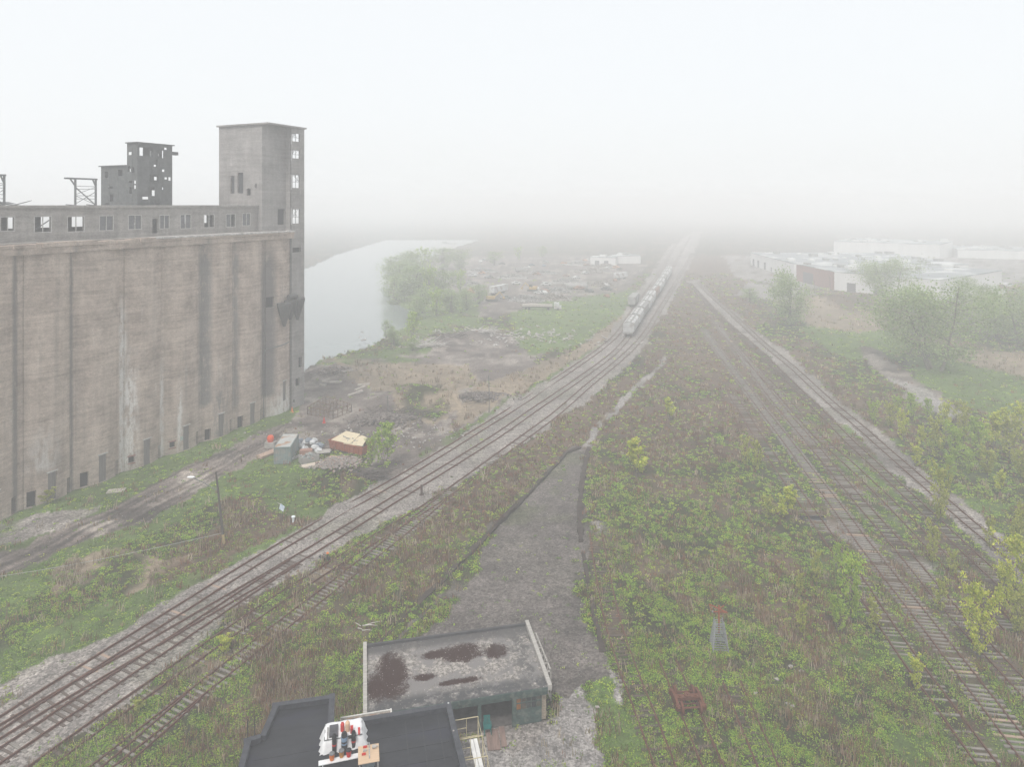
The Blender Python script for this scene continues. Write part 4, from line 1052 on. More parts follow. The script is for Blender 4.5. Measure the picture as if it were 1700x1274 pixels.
PROTO = {
 'lime0': tree_proto('f', 1, 2600, .034, LIME, w=.62, stems=5, shape='flame', base=.06, limbs=36),
 'lime1': tree_proto('f', 2, 1900, .036, LIME, w=.50, stems=4, shape='flame', base=.06, limbs=30),
 'lime2': tree_proto('f', 3, 1800, .045, LIME, w=.42, stems=2, shape='cone', base=.05, limbs=24),
 'oliv0': tree_proto('f', 4, 1900, .036, OLIV, w=.58, stems=3, shape='flame', base=.08, limbs=32),
 'oliv1': tree_proto('f', 5, 1300, .040, OLIV, w=.46, stems=3, shape='flame', base=.06, limbs=26),
 'fresh0': tree_proto('f', 6, 2200, .034, FRESH, w=.50, stems=3, shape='cone', base=.04, limbs=34),
 'fresh1': tree_proto('f', 7, 1700, .038, FRESH, w=.60, stems=4, shape='flame', base=.05, limbs=30),
 'big0': tree_proto('f', 8, 11000, .020, DULL * .95, w=1.05, stems=3, shape='round', base=.14, limbs=54),
 'big1': tree_proto('f', 9, 6500, .023, DULL, w=.80, stems=2, shape='round', base=.12, limbs=44),
 'dull0': tree_proto('f', 10, 5000, .027, DULL, w=.75, stems=3, shape='round', base=.10, limbs=34),
 'thin0': tree_proto('f', 12, 420, .035, DULL, w=.40, stems=1, shape='flame', base=.30, limbs=22),
 'red0': tree_proto('f', 11, 900, .035, REDB, w=.95, stems=7, shape='flame', base=.03, limbs=50),
}
def tree(proto, px, pyb, hpx, label, group=None, name="sapling", wmul=1.0, cat="sapling"):
    p = gg(px, pyb); sc = F / p.y; hm_ = hpx / sc
    r = E(name, label, cat, p, rnd.uniform(0, 6.28), group); tm, cm = PROTO[proto]
    if proto[:4] in ('lime', 'oliv', 'fres') and cat != 'bush': wmul *= .74
    r.scale = (hm_ * wmul, hm_ * wmul, hm_)
    for nm, me in (("trunk", tm), ("crown", cm)):
        o = bpy.data.objects.new(nm, me); link(o); o.parent = r
    return r
GS = "yellow-green saplings sprouting between the right-hand tracks"
# foreground right
tree('lime0', 1627, 1095, 122, "bright yellow-green multi-stemmed sapling standing on the bleached track, fully in view", wmul=.95)
tree('lime0', 1690, 1010, 118, "large bright lime tree cut off by the edge of the picture", wmul=1.1, name="tree", cat="tree")
tree('lime1', 1667, 1012, 78, "narrow lime sapling in front of the large lime tree at the picture's edge")
tree('oliv0', 1690, 925, 85, "dense olive-green bushy tree beside the pale ballasted track at the picture edge", wmul=.9, name="tree", cat="tree")
tree('oliv0', 1690, 1060, 80, "dull olive sapling behind the bright multi-stemmed one, at the picture's edge")
tree('lime1', 1519, 1146, 60, "small bright lime sapling growing inside the left abandoned track", wmul=1.1)
tree('fresh1', 1412, 1030, 112, "largest light green sapling of the cluster beside the broken track", wmul=.85)
tree('fresh0', 1392, 1048, 64, "bright pointed sapling at the front of the cluster beside the broken track", wmul=1.1)
tree('oliv1', 1448, 1055, 62, "olive sapling at the rail end of the cluster beside the broken track")
tree('fresh0', 1391, 955, 56, "slim tallest-tipped sapling at the back of the cluster beside the broken track", wmul=.8)
tree('oliv1', 1329, 990, 40, "small yellowish sapling left of the light green cluster")
tree('oliv1', 1356, 970, 55, "thin brownish sapling just left of the light green cluster")
tree('oliv1', 1332, 1055, 52, "thin ochre sapling low in the weeds left of the cluster")
tree('oliv1', 1563, 1020, 58, "small ochre sapling between the two abandoned tracks with dark sleepers", wmul=1.1)
tree('oliv0', 1562, 878, 108, "slim olive tree growing out of the pale ballasted track", wmul=.72, name="tree", cat="tree")
tree('oliv0', 1549, 945, 78, "olive sapling just in front of the slim tree on the pale track", wmul=.75)
tree('oliv1', 1582, 960, 44, "small round sapling beside the dark red bush near the pale track", wmul=1.2)
tree('oliv1', 1645, 915, 55, "olive sapling right of the pale track's right rail", wmul=.9)
tree('red0', 1611, 942, 26, "dark red leafless bush against the pale track's left rail", name="bush", cat="bush")
tree('lime2', 1307, 864, 66, "bright sapling at the edge of the first sleepers of the broken track", wmul=1.5)
tree('oliv1', 1275, 862, 38, "low olive bush left of the bright sapling by the broken track", wmul=1.3, name="bush", cat="bush")
tree('lime2', 1058, 796, 74, "bright pointed sapling standing alone right of the gravel lot's tip", wmul=1.45)
tree('lime2', 1112, 698, 42, "small lime sapling alone in the brown scrub beyond the lot's tip", wmul=1.35)
tree('oliv1', 1255, 785, 52, "pale sapling in brown scrub left of the abandoned tracks, right of its twin", wmul=1.1)
tree('oliv1', 1238, 775, 48, "pale sapling in brown scrub left of the abandoned tracks, left of its twin", wmul=1.1)
tree('fresh0', 641, 778, 78, "tall light green sapling beside the red dumpster, the taller of two", wmul=1.3)
tree('fresh1', 618, 782, 52, "shorter light green sapling between the red dumpster and its taller neighbour", wmul=.95)
tree('oliv1', 82, 838, 24, "small yellowish bush against the foot of the elevator wall", name="bush", cat="bush", wmul=2.0)
tree('lime1', 372, 1085, 30, "low yellow-leaved bush between the two overgrown sidings", name="bush", cat="bush", wmul=1.6)
tree('oliv1', 228, 1185, 24, "low olive bush on the weedy siding near the picture's lower edge", name="bush", cat="bush", wmul=1.6)
# belt of saplings right of the ballasted pair
GB = "saplings in the thicket right of the pale ballasted tracks"
bt = [(1450,705,34),(1478,712,40),(1500,735,48),(1515,700,42),(1530,745,36),(1552,765,60),(1585,770,58),(1600,735,55),(1570,720,48),(1625,760,62),(1650,745,60),(1680,770,66),(1610,790,40),(1640,795,45),(1695,735,58),
      (1540,700,36),(1665,720,42),(1590,700,30),(1490,690,28),(1695,800,48),(1520,775,34),(1575,800,42),(1660,820,38)]
for i, (x, y, h_) in enumerate(bt):
    h_ *= 1.15
    tree(['fresh1', 'oliv0', 'lime1', 'fresh0', 'lime2', 'oliv1'][i % 6], x, y, h_, "pale green sapling in the thicket right of the pale ballasted tracks", GB, wmul=rnd.uniform(.95, 1.45))
# meadow and far right trees
tree('big1', 1313, 541, 96, "round grey-green tree alone between the right tracks and the brick warehouse", name="tree", cat="tree", wmul=.92)
tree('big0', 1556, 616, 150, "largest spreading tree beside the green meadow", name="tree", cat="tree", wmul=1.0)
tree('big0', 1480, 505, 76, "spreading tree in front of the white warehouse wall", name="tree", cat="tree", wmul=1.0)
GT = "hazy trees along the right edge beyond the meadow"
for i, (x, y, h_) in enumerate([(1655,560,78),(1700,575,96),(1640,530,60),(1600,500,44),(1740,560,90)]):
    tree(['big1', 'big0', 'dull0'][i % 3], x, y, h_, "hazy grey-green tree at the far side of the meadow", GT, name="tree", cat="tree", wmul=rnd.uniform(.9, 1.15))
tree('dull0', 1247, 504, 26, "low round shrub left of the lone round tree", name="bush", cat="bush", wmul=1.5)
# river bank
GRV = "hazy trees on the river bank"
for i, (x, y, h_) in enumerate([(655,500,52),(672,490,58),(690,498,60),(712,500,56),(735,495,50),(655,470,48),(680,462,46),(705,455,44),(735,450,40),(765,448,36),(700,520,44),(725,525,46),(750,520,42),(775,515,38),(795,505,34),(765,485,36),(690,530,40),(680,440,34),(820,440,24),(860,432,22),(900,428,20)]):
    tree(['dull0', 'big1', 'dull0', 'fresh1'][i % 4], x, y, h_, "hazy grey-green tree on the river bank", GRV, name="tree", cat="tree", wmul=rnd.uniform(1.0, 1.4))
tree('thin0', 640, 572, 42, "thin half-bare tree at the river's edge nearest the elevator", name="tree", cat="tree", wmul=1.2)
tree('dull0', 655, 574, 34, "small rounded tree at the river's edge next to the half-bare one", name="tree", cat="tree", wmul=1.1)
tree('fresh0', 686, 566, 50, "tall pale tree standing at the small river inlet", name="tree", cat="tree", wmul=1.2)
tree('thin0', 613, 590, 18, "tiny bare sapling at the water's edge", cat="sapling", wmul=1.0)
tree('dull0', 685, 582, 20, "dark low bush below the pale tree at the inlet", name="bush", cat="bush", wmul=1.4)
# brown scrub bushes
GBR = "reddish brown leafless bushes scattered in the scrub"
rb = random.Random(5); nb = 0
while nb < 70:
    x, y = rb.uniform(985, 1260), rb.uniform(540, 800)
    if nb > 45: x, y = rb.uniform(1290, 1500), rb.uniform(600, 760)
    if nb > 58: x, y = rb.uniform(700, 960), rb.uniform(700, 880)
    X_, Y_ = gn(x, y)
    if track_dist(np.array([X_]), np.array([Y_]))[0] < 2.5 or inside(np.array([x]), np.array([y]), LOTP)[0]: continue
    tree('red0', x, y, rb.uniform(.8, 1.7) * (y - HY) / 40, "reddish brown leafless bush in the weeds between the track groups", GBR, name="bush", cat="bush", wmul=rb.uniform(.8, 1.2)); nb += 1

# ------------------------------------------------------------------ freight train
WHT = pm("pale_railcar_paint", (.56, .57, .57), (.38, .38, .38), .8, .6, .05, c3=(.30, .27, .25))
GRY = pm("grey_railcar_paint", (.30, .30, .29), (.20, .19, .18), .8, .6, .05)
BLKM = pm("black_running_gear", (.04, .04, .04), (.025, .024, .024), 4, .7, .1)
def hopper_car(body_m):
    r = E("hopper_car", "x", "railway car"); Lh = 7.6
    b = MB(); prof = [(-1.5, 1.25), (-1.58, 2.3), (-1.55, 3.9), (-1.0, 4.35), (1.0, 4.35), (1.55, 3.9), (1.58, 2.3), (1.5, 1.25)]
    vs = [(x, y, z) for y in (-Lh * .86, Lh * .86) for x, z in prof]; n = len(prof)
    b.add(vs, [tuple(range(n)), tuple(range(n, 2 * n))[::-1]] + [(i, n + i, n + (i + 1) % n, (i + 1) % n) for i in range(n)])
    for k in range(-5, 6): b.box((1.60, k * 1.2, 2.6), (.08, .12, 2.5)); b.box((-1.60, k * 1.2, 2.6), (.08, .12, 2.5))
    for k in (-1, 0, 1):   # discharge hoppers
        c = Vector((0, k * 4.2, 0)); b.add([c + Vector(v) for v in ((-1.3, -1.9, 1.3), (1.3, -1.9, 1.3), (1.3, 1.9, 1.3), (-1.3, 1.9, 1.3), (-.5, -.5, .45), (.5, -.5, .45), (.5, .5, .45), (-.5, .5, .45))], [(0, 1, 5, 4), (1, 2, 6, 5), (2, 3, 7, 6), (3, 0, 4, 7), (4, 5, 6, 7)])
    b.build("body", body_m, r)
    w = MB()
    for sx in (-.75, .75): w.box((sx, 0, 4.46), (.35, Lh * 1.9, .05))
    for k in range(-8, 9): w.box((0, k * .85, 4.42), (1.6, .08, .08))
    w.build("roof_walkway", GRY, r)
    ht = MB().box((0, 0, 4.44), (.7, Lh * 1.6, .14)); ht.build("roof_hatch", WHT, r)
    e = MB()
    for sy in (-1, 1):
        y = sy * Lh
        e.box((0, y, 1.15), (2.9, .35, .4)); e.box((0, sy * (Lh + .25), 1.0), (.4, .5, .35))
        for x in (-1.42, -.95, .95, 1.42): e.bar((x, y, 1.1), (x, y, 4.35), .06)
        for k in range(9):
            for x in (-1.18, 1.18): e.bar((x - .24, y, 1.4 + k * .34), (x + .24, y, 1.4 + k * .34), .045)
        e.bar((-1.42, y, 4.3), (1.42, y, 4.3), .07); e.bar((-1.42, y, 2.9), (1.42, y, 2.9), .05)
        e.add([(-1.5, sy * Lh * .86, 1.25), (1.5, sy * Lh * .86, 1.25), (.9, y, 1.0), (-.9, y, 1.0)], [(0, 1, 2, 3)])
    e.box((0, 0, 1.02), (.5, Lh * 2, .3)); e.build("end_frame", GRY, r)
    for sy in (-1, 1):
        t = MB()
        for sx in (-1, 1):
            t.box((sx * 1.02, sy * 5.9, .52), (.16, 2.3, .3))
        t.box((0, sy * 5.9, .58), (2.0, .4, .3)); bg_ = t.build("bogie", BLKM, r)
        for ax in (-.88, .88):
            wm_ = MB()
            for sx in (-1, 1): wm_.tube([(sx * .68, sy * 5.9 + ax, .46), (sx * .82, sy * 5.9 + ax, .46)], .45, 14)
            wm_.tube([(-.7, sy * 5.9 + ax, .46), (.7, sy * 5.9 + ax, .46)], .08, 6); wm_.build("wheelset", RUST, bg_)
    return r
ordn = ["nearest", "second", "third", "fourth", "fifth", "sixth", "seventh", "eighth", "ninth", "tenth", "eleventh", "twelfth"]
hc = hopper_car(WHT); PD = PATH['D']
dist = np.r_[0, np.cumsum(np.linalg.norm(np.diff(PD, axis=0), axis=1))]
def on_path(P, d0, d):
    return Vector((np.interp(d, d0, P[:, 0]), np.interp(d, d0, P[:, 1]), 0))
i0 = int(np.argmin(np.abs(PD[:, 1] - 204.5))); cur = dist[i0] + 8.0
cargrp = "cars of the standing freight train"
for k in range(12):
    c = hc if k == 0 else copy_tree(hc)
    a, b_ = on_path(PD, dist, cur - 6), on_path(PD, dist, cur + 6)
    c.location = (a + b_) / 2 + Vector((0, 0, .18)); d = b_ - a; c.rotation_euler = (0, 0, math.atan2(d.y, d.x) - math.pi / 2)
    c['label'] = f"{ordn[k]} pale hopper car of the freight train, counting from the near end"; c['group'] = cargrp
    if k in (2, 5, 8):
        for ch in children(c):
            if ch.name.startswith("body"):
                ch.data = ch.data.copy(); ch.data.materials[0] = GRY if k != 5 else pm("faded_brown_railcar", (.30, .20, .16), (.2, .14, .12), 1)
    cur += 16.6
# a boxcar on the line left of the train
PS = PATH['S']; ds = np.r_[0, np.cumsum(np.linalg.norm(np.diff(PS, axis=0), axis=1))]
def boxcar(px, py, rz, label):
    r = E("boxcar", label, "railway car", g(px, py) + Vector((0, 0, .2)), rz)
    MB().box((0, 0, 2.5), (2.9, 14, 2.7)).box((0, 0, 3.93), (2.6, 14.2, .16)).build("body", GRY, r)
    MB().box((1.48, 0, 2.45), (.06, 2.6, 2.5)).build("sliding_door", WHT, r)
    for sy in (-1, 1): MB().box((0, sy * 5, .75), (2.0, 2.2, .5)).tube([(-.8, sy * 5 - .85, .45), (.8, sy * 5 - .85, .45)], .44, 10).tube([(-.8, sy * 5 + .85, .45), (.8, sy * 5 + .85, .45)], .44, 10).build("bogie", BLKM, r)
boxcar(1052, 507, -math.radians(17), "dim boxcar parked left of the freight train")

# ------------------------------------------------------------------ garage and the black roofed building
GREENP = pm("dark_green_paint", (.055, .095, .085), (.03, .05, .048), 3, .7, .2, c3=(.10, .12, .105))
GROOF = None
def m_moss_roof():
    m, N, L, b = newmat("gravel_roof_with_moss")
    tc = N.new("ShaderNodeTexCoord")
    def noise(s, d=6, ro=.7, loc=(0, 0, 0), st=(1, 1, 1)):
        mp = N.new("ShaderNodeMapping"); mp.inputs['Location'].default_value = loc; mp.inputs['Scale'].default_value = st; L.new(tc.outputs['Object'], mp.inputs[0])
        n = N.new("ShaderNodeTexNoise"); n.inputs['Scale'].default_value = s; n.inputs['Detail'].default_value = d; n.inputs['Roughness'].default_value = ro; L.new(mp.outputs[0], n.inputs['Vector']); return n.outputs[0]
    def mr(src, a, bb, lo=0, hi=1):
        r = N.new("ShaderNodeMapRange"); r.inputs[1].default_value = a; r.inputs[2].default_value = bb; r.inputs[3].default_value = lo; r.inputs[4].default_value = hi
        L.new(src, r.inputs[0]); return r.outputs[0]
    def mix(f, a, c):
        x = N.new("ShaderNodeMix"); x.data_type = 'RGBA'; L.new(f, x.inputs[0])
        for i, v in ((6, a), (7, c)):
            if isinstance(v, tuple): x.inputs[i].default_value = (*v, 1)
            else: L.new(v, x.inputs[i])
        return x.outputs[2]
    def mth(op, a, c):
        q = N.new("ShaderNodeMath"); q.operation = op
        for i, v in enumerate((a, c)):
            if isinstance(v, (int, float)): q.inputs[i].default_value = v
            else: L.new(v, q.inputs[i])
        return q.outputs[0]
    col = mix(mr(noise(3.2, 8, .8), .42, .58), (.10, .092, .085), (.36, .33, .30))
    col = mix(mr(noise(.8, 6, .7, (4, 4, 4)), .46, .54), col, (.17, .16, .155))
    sx = N.new("ShaderNodeSeparateXYZ"); L.new(tc.outputs['Object'], sx.inputs[0])
    tot = None
    wob = mth('ADD', mth('MULTIPLY', mth('SUBTRACT', noise(1.1, 7, .75, (8, 1, 0)), .5), 3.4), mth('MULTIPLY', mth('SUBTRACT', noise(6, 8, .9, (3, 1, 0)), .5), 6.5))
    for (x0, y0, rx, ry, fl) in ((-11.7, 3.2, 1.15, 2.5, 0), (-6.0, 4.8, 1.7, 1.0, 0), (-3.1, 4.4, .9, .8, 0), (-12.8, 2.2, .9, 1.5, 0), (-7.9, 5.0, 1.1, .5, 0), (-9.2, 2.6, .8, .35, 0), (-6.5, 1.6, 1.6, .3, 0)):
        dx = mth('DIVIDE', mth('SUBTRACT', sx.outputs[0], x0), rx); dy = mth('DIVIDE', mth('SUBTRACT', sx.outputs[1], y0), ry)
        r2 = mth('ADD', mth('MULTIPLY', dx, dx), mth('MULTIPLY', dy, dy)); k = mr(mth('ADD', r2, wob), 1.35, .95)
        tot = k if tot is None else mth('MAXIMUM', tot, k)
    col = mix(tot, col, mix_c := (.030, .012, .009))
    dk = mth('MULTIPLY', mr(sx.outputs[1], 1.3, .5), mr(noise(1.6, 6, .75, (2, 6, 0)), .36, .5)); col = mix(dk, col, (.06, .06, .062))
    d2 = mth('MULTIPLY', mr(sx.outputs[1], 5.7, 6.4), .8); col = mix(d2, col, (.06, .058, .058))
    rt = mth('MULTIPLY', mr(sx.outputs[0], -3.4, -1.2), mr(noise(1.2, 6, .7, (1, 9, 0)), .48, .56)); col = mix(rt, col, (.085, .082, .08))
    sp = N.new("ShaderNodeTexVoronoi"); sp.inputs['Scale'].default_value = 3.3; L.new(tc.outputs['Object'], sp.inputs['Vector'])
    col = mix(mr(sp.outputs['Distance'], .10, .05), col, (.55, .53, .50))
    L.new(col, b.inputs['Base Color']); b.inputs['Roughness'].default_value = .95; b.inputs['Specular IOR Level'].default_value = .15
    bp = N.new("ShaderNodeBump"); bp.inputs['Strength'].default_value = .6; bp.inputs['Distance'].default_value = .05
    L.new(noise(8, 4), bp.inputs['Height']); L.new(bp.outputs[0], b.inputs['Normal'])
    return m
MOSS = m_moss_roof()
PALEW = pm("weathered_grey_board", (.42, .40, .37), (.25, .235, .22), 2, .9, .3, stretch=(.6, 6, 1))
BRICK = pm("soiled_tan_brick", (.34, .29, .22), (.19, .155, .12), 4, .9, .3, stretch=(1, 1, 5))
gar = E("garage", "long low garage with gravel and moss covered flat roof and dark green front", "garage", (GAR_O[0], GAR_O[1], 0), GAR_R)
GL, GD, GHt = 13.5, 6.9, 2.75
MB().b2((-GL, GD - .25, 0), (-.02, GD, GHt - .25)).build("back_wall", BRICK, gar)
MB().b2((-GL, .1, 0), (-GL + .25, GD - .26, GHt - .25)).build("side_wall", BRICK, gar)
sw = MB()
for k in range(9): sw.b2((-.38, .02 + (k % 2) * .02, k * .30), (-.02 + (k % 2) * .025, GD - .27, k * .30 + .29))
sw.build("side_wall", BRICK, gar)
rs_ = MB(); rs_.add([(-GL - .1, -.35, GHt - .22), (.02, -.35, GHt - .22), (.02, GD + .1, GHt + .02), (-GL - .1, GD + .1, GHt + .02),
                     (-GL - .1, -.35, GHt), (.02, -.35, GHt), (.02, GD + .1, GHt + .22), (-GL - .1, GD + .1, GHt + .22)], [(3, 2, 1, 0), (4, 5, 6, 7), (0, 1, 5, 4), (1, 2, 6, 5), (2, 3, 7, 6), (3, 0, 4, 7)])
roof = rs_.build("roof", MOSS, gar)
MB().b2((-GL - .15, GD + .1, GHt - .1), (.1, GD + .32, GHt + .42)).build("parapet", ROOFD, roof)
def slope_box(x0, x1, m):
    b = MB(); b.add([(x0, -.42, GHt - .25), (x1, -.42, GHt - .25), (x1, GD + .36, GHt + .1), (x0, GD + .36, GHt + .1), (x0, -.42, GHt + .16), (x1, -.42, GHt + .16), (x1, GD + .36, GHt + .58), (x0, GD + .36, GHt + .58)],
          [(3, 2, 1, 0), (4, 5, 6, 7), (0, 1, 5, 4), (1, 2, 6, 5), (2, 3, 7, 6), (3, 0, 4, 7)]); b.build("verge_board", m, roof)
slope_box(.03, .34, PALEW); slope_box(-GL - .42, -GL - .12, PALEW)
MB().b2((-GL, -.32, GHt - .62), (-.02, -.12, GHt - .24)).b2((-GL, -.42, GHt - .34), (0, -.36, GHt - .02)).build("fascia_beam", GREENP, gar)
for x in (-2.62, -5.3, -8.0, -10.7): MB().b2((x - .13, -.30, 0), (x + .13, -.02, GHt - .63)).build("post", GREENP, gar)
gd = MB(); gd.b2((-2.46, -.14, .0), (-.42, -.05, 1.15)); [gd.b2((-2.46, -.17, .38 * k), (-.42, -.145, .38 * k + .03)) for k in range(4)]
for k in range(6): gd.b2((-2.46 + k * .398, -.16, 1.15), (-2.41 + k * .398, -.06, 2.1))
gd.b2((-2.46, -.16, 1.62), (-.42, -.06, 1.68)); gd.b2((-2.46, -.16, 2.04), (-.42, -.06, 2.12))
gdo = gd.build("door", GREENP, gar)
for k in range(5):
    MB().b2((-2.40 + k * .398, -.11, 1.16), (-2.07 + k * .398, -.09, 2.03)).build("pane", pm("dirty_glass_" + str(k), [(.28, .11, .02), (.10, .085, .07), (.05, .06, .06), (.03, .035, .04), (.10, .10, .085)][k], None, 4, .35, 0), gdo)
MB().b2((-GL + .3, .0, .01), (-.4, GD - .3, .03)).build("floor", pm("garage_floor", (.11, .10, .095), (.06, .055, .05), 2, .95), gar)
MB().b2((-8.3, .1, .03), (-8.1, GD - .3, GHt - .3)).build("partition", pm("dark_partition", (.05, .04, .035)), gar)
# open pigeonhole rack leaning at the gable end
rk = E("window_frame_rack", "weathered frame of square openings standing against the garage gable", "frame", (GAR_O[0], GAR_O[1], 0), GAR_R)
m = MB()
for z in (.2, 1.35, 2.5): m.b2((.75, 1.6, z), (.87, 6.6, z + .1))
for k in range(6): m.b2((.76, 1.6 + k * .98, .1), (.86, 1.70 + k * .98, 2.6))
for k in range(6): m.b2((.40, 1.62 + k * .98, 2.45), (.75, 1.70 + k * .98, 2.53))
m.build("slat_frame", PALEW, rk)

blk = E("black_roofed_building", "low building with new black membrane roof and parapets, at the bottom of the picture", "building", (BLK_O[0], BLK_O[1], 0), BLK_R)
MEMB = pm("black_roof_membrane", (.026, .027, .033), (.008, .009, .012), .9, .5, .12, stretch=(.5, 1.4, 1), c3=(.018, .019, .03))
PARA = pm("torched_parapet_membrane", (.055, .058, .068), (.026, .028, .035), 3, .5, .35)
BH = 5.0
poly = [(0, 0), (-7.9, 0), (-7.9, 2.65), (-11.95, 2.75), (-12.5, .0), (-13.4, -.15), (-13.8, -9.0), (0.35, -9.0)]
MB().prism(poly[::-1], -.2, BH - .25).build("wall", pm("block_wall", (.25, .24, .23), (.17, .16, .155), 2), blk)
MB().prism([(x * .985 - .1, y * .985 - .05) for x, y in poly[::-1]], BH - .24, BH - .12).build("roof", MEMB, blk)
sm = MB()
for k in range(6): sm.b2((-13 + .2, -8 + k * 1.25, BH - .118), (-.5, -7.94 + k * 1.25, BH - .10))
for k in range(3): sm.b2((-3.2 + k * 1.1, -8, BH - .10), (-3.13 + k * 1.1, -.6, BH - .085))
sm.build("roof_seam", pm("seam_membrane", (.030, .032, .038), (.016, .017, .02), 5, .5, .2), blk)
for i in range(len(poly)):
    a, b_ = Vector((*poly[i], 0)), Vector((*poly[(i + 1) % len(poly)], 0)); d = (b_ - a).normalized(); n_ = Vector((-d.y, d.x, 0)) * .17
    p0, p1 = a + n_ + d * .02, b_ + n_ + d * (.15 if True else 0); t = .004 * i
    MB().bar(p0 + Vector((0, 0, BH - .02 + t)), p1 + Vector((0, 0, BH - .02 + t)), .38, .46).build("parapet", PARA, blk)
MB().tube([(-12.9, -.05, BH), (-12.9, -.05, BH + 1.45)], .03, 5).build("vent_rod", BLKM, blk)
MB().tube([(-13.3, -.15, BH), (-13.3, -.15, BH + 1.45)], .03, 5).build("vent_rod", BLKM, blk)
for k, (x, y) in enumerate(((-.15, .15), (-.15, -2.4))): MB().cyl((x, y - .2, BH + .2), .06, .06, 8).build("drain_cap", WHT, blk)

# small roofless lean-to between the two
sh = E("roofless_shed", "small roofless shed with pale peeling walls between black roof and garage", "shed", (BLK_O[0], BLK_O[1], 0), BLK_R)
PEEL = pm("peeling_plaster", (.46, .41, .36), (.22, .18, .155), 2, .9, .35, c3=(.34, .22, .16))
for p0, p1 in (((-7.4, 2.95, 0), (-4.05, 3.10, 3.1)), ((-4.04, 1.0, 0), (-3.86, 3.10, 3.15)), ((-7.55, .8, 0), (-7.41, 3.10, 3.1))): MB().b2(p0, p1).build("wall", PEEL, sh)
MB().b2((-7.45, .8, 1.7), (-4.05, 2.94, 1.8)).build("ceiling", PEEL, sh)
MB().b2((-3.99, .9, 3.16), (-3.88, 3.1, 3.24)).b2((-7.5, 3.0, 3.13), (-3.9, 3.1, 3.20)).build("coping", pm("white_coping", (.62, .61, .58), (.45, .43, .40), 3), sh)
MB().b2((-5.4, 1.1, 1.81), (-4.4, 2.3, 1.86)).build("white_panel", WHT, sh)

# roofing materials on the black roof
TARP = pm("white_tarpaulin", (.72, .72, .72), (.60, .60, .61), 2.2, .6, .4)
def B(x, y): return Matrix.Rotation(BLK_R, 3, 'Z') @ Vector((x, y, 0)) + Vector((BLK_O[0], BLK_O[1], BH - .11))
def roofp(px, py, z=BH - .1): return g(px, py, z)
tp = roofp(570, 1249); tr_ = E("tarp_covered_table", "white tarp draped over a low table on the black roof", "table", (tp.x, tp.y, tp.z), BLK_R)
vs, fs = [], []; nx, ny = 22, 16; tw_, td_, thh = 2.9, 1.75, .85
for j in range(ny + 1):
    for i in range(nx + 1):
        u, v = i / nx * 2 - 1, j / ny * 2 - 1; m_ = max(abs(u), abs(v)); k = max(0, (m_ - .80) / .20); fold = .06 * math.sin(i * 1.9 + j * 1.3) * k
        x, y = u * tw_ / 2 * (1 + .03 * k) + fold, v * td_ / 2 * (1 + .03 * k) + fold; vs.append((x, y + td_ / 2, thh * (1 - k) + .02 * math.sin(i * .9) * math.cos(j * 1.1) + .02))
for j in range(ny):
    for i in range(nx): a = j * (nx + 1) + i; fs.append((a, a + 1, a + nx + 2, a + nx + 1))
MB().add(vs, fs).build("tarpaulin", TARP, tr_, smooth=True)
lg_ = MB(); [lg_.b2((sx * 1.1 - .04, .85 + sy * .6 - .04, 0), (sx * 1.1 + .04, .85 + sy * .6 + .04, .78)) for sx in (-1, 1) for sy in (-1, 1)]
lg_.b2((-1.2, .15, .76), (1.2, 1.6, .80)); lg_.build("trestle_frame", STEEL, tr_)
def place(px, py, z, build, name, label, cat, grp=None):
    p = g(px, py, z); o = build.build(name, *build._m); o.location = p; o.rotation_euler = (0, 0, BLK_R); tag(o, label, cat, grp); return o
RED = pm("red_plastic", (.52, .03, .02), (.40, .02, .02), 3, .4, 0); ORG = pm("orange_plastic", (.62, .17, .02), (.5, .12, .02), 3, .45, 0)
BLKP = pm("black_roll", (.018, .018, .02), (.01, .01, .012), 6, .5, .1); BLUE = pm("blue_grey_collar", (.20, .30, .42), (.15, .22, .33), 4, .5)
def roll(px, py, h, r, label, collar=None):
    p = roofp(px, py); root = E("membrane_roll", label, "roofing roll", p, BLK_R)
    MB().tube([(0, 0, 0), (0, 0, h * .93), (0, 0, h)], [r, r, r * .82], 14).tube([(0, 0, h), (0, 0, h + .05)], r * .5, 10).build("roll", BLKP, root)
    MB().tube([(0, 0, h * .42), (0, 0, h * .50)], r * 1.04, 14).build("band", RED if not collar else BLUE, root)
    if collar: MB().tube([(0, 0, h * .60), (0, 0, h * .80)], [r * 1.05, r * 1.12], 14).build("collar", BLUE, root)
roll(555, 1251, 1.18, .14, "black upright roll standing leftmost of three before the white tarp")
roll(571.5, 1249, 1.22, .185, "black upright roll with blue-grey collar, middle of three before the tarp", True)
roll(587, 1244, 1.12, .14, "black upright roll standing rightmost of three before the white tarp")
TZ = BH - .1 + .88
def on_tarp(px, py, mb, m, name, label, cat, z=TZ):
    p = g(px, py, z); o = mb.build(name, m); o.location = p; o.rotation_euler = (0, 0, BLK_R); tag(o, label, cat); return o
on_tarp(554, 1216, MB().box((0, 0, .06), (.55, .95, .12)).box((0, 0, .13), (.3, .3, .03)), pm("dark_grey_case", (.07, .07, .08), (.05, .05, .055), 3, .6), "tool_case", "dark grey flat tool case on the left of the white tarp", "case")
on_tarp(544, 1219, MB().box((0, 0, .03), (.07, 1.0, .05)), pm("spirit_level_grey", (.35, .33, .31), (.1, .1, .1), 6, .5), "spirit_level", "long thin level beside the grey case on the tarp", "level")
on_tarp(568.5, 1214, MB().tube([(0, 0, 0), (0, 0, .42), (0, 0, .5)], [.13, .13, .06], 12).box((0, 0, .53), (.16, .06, .05)), RED, "gas_canister", "red canister on the tarp behind the left and middle rolls", "canister")
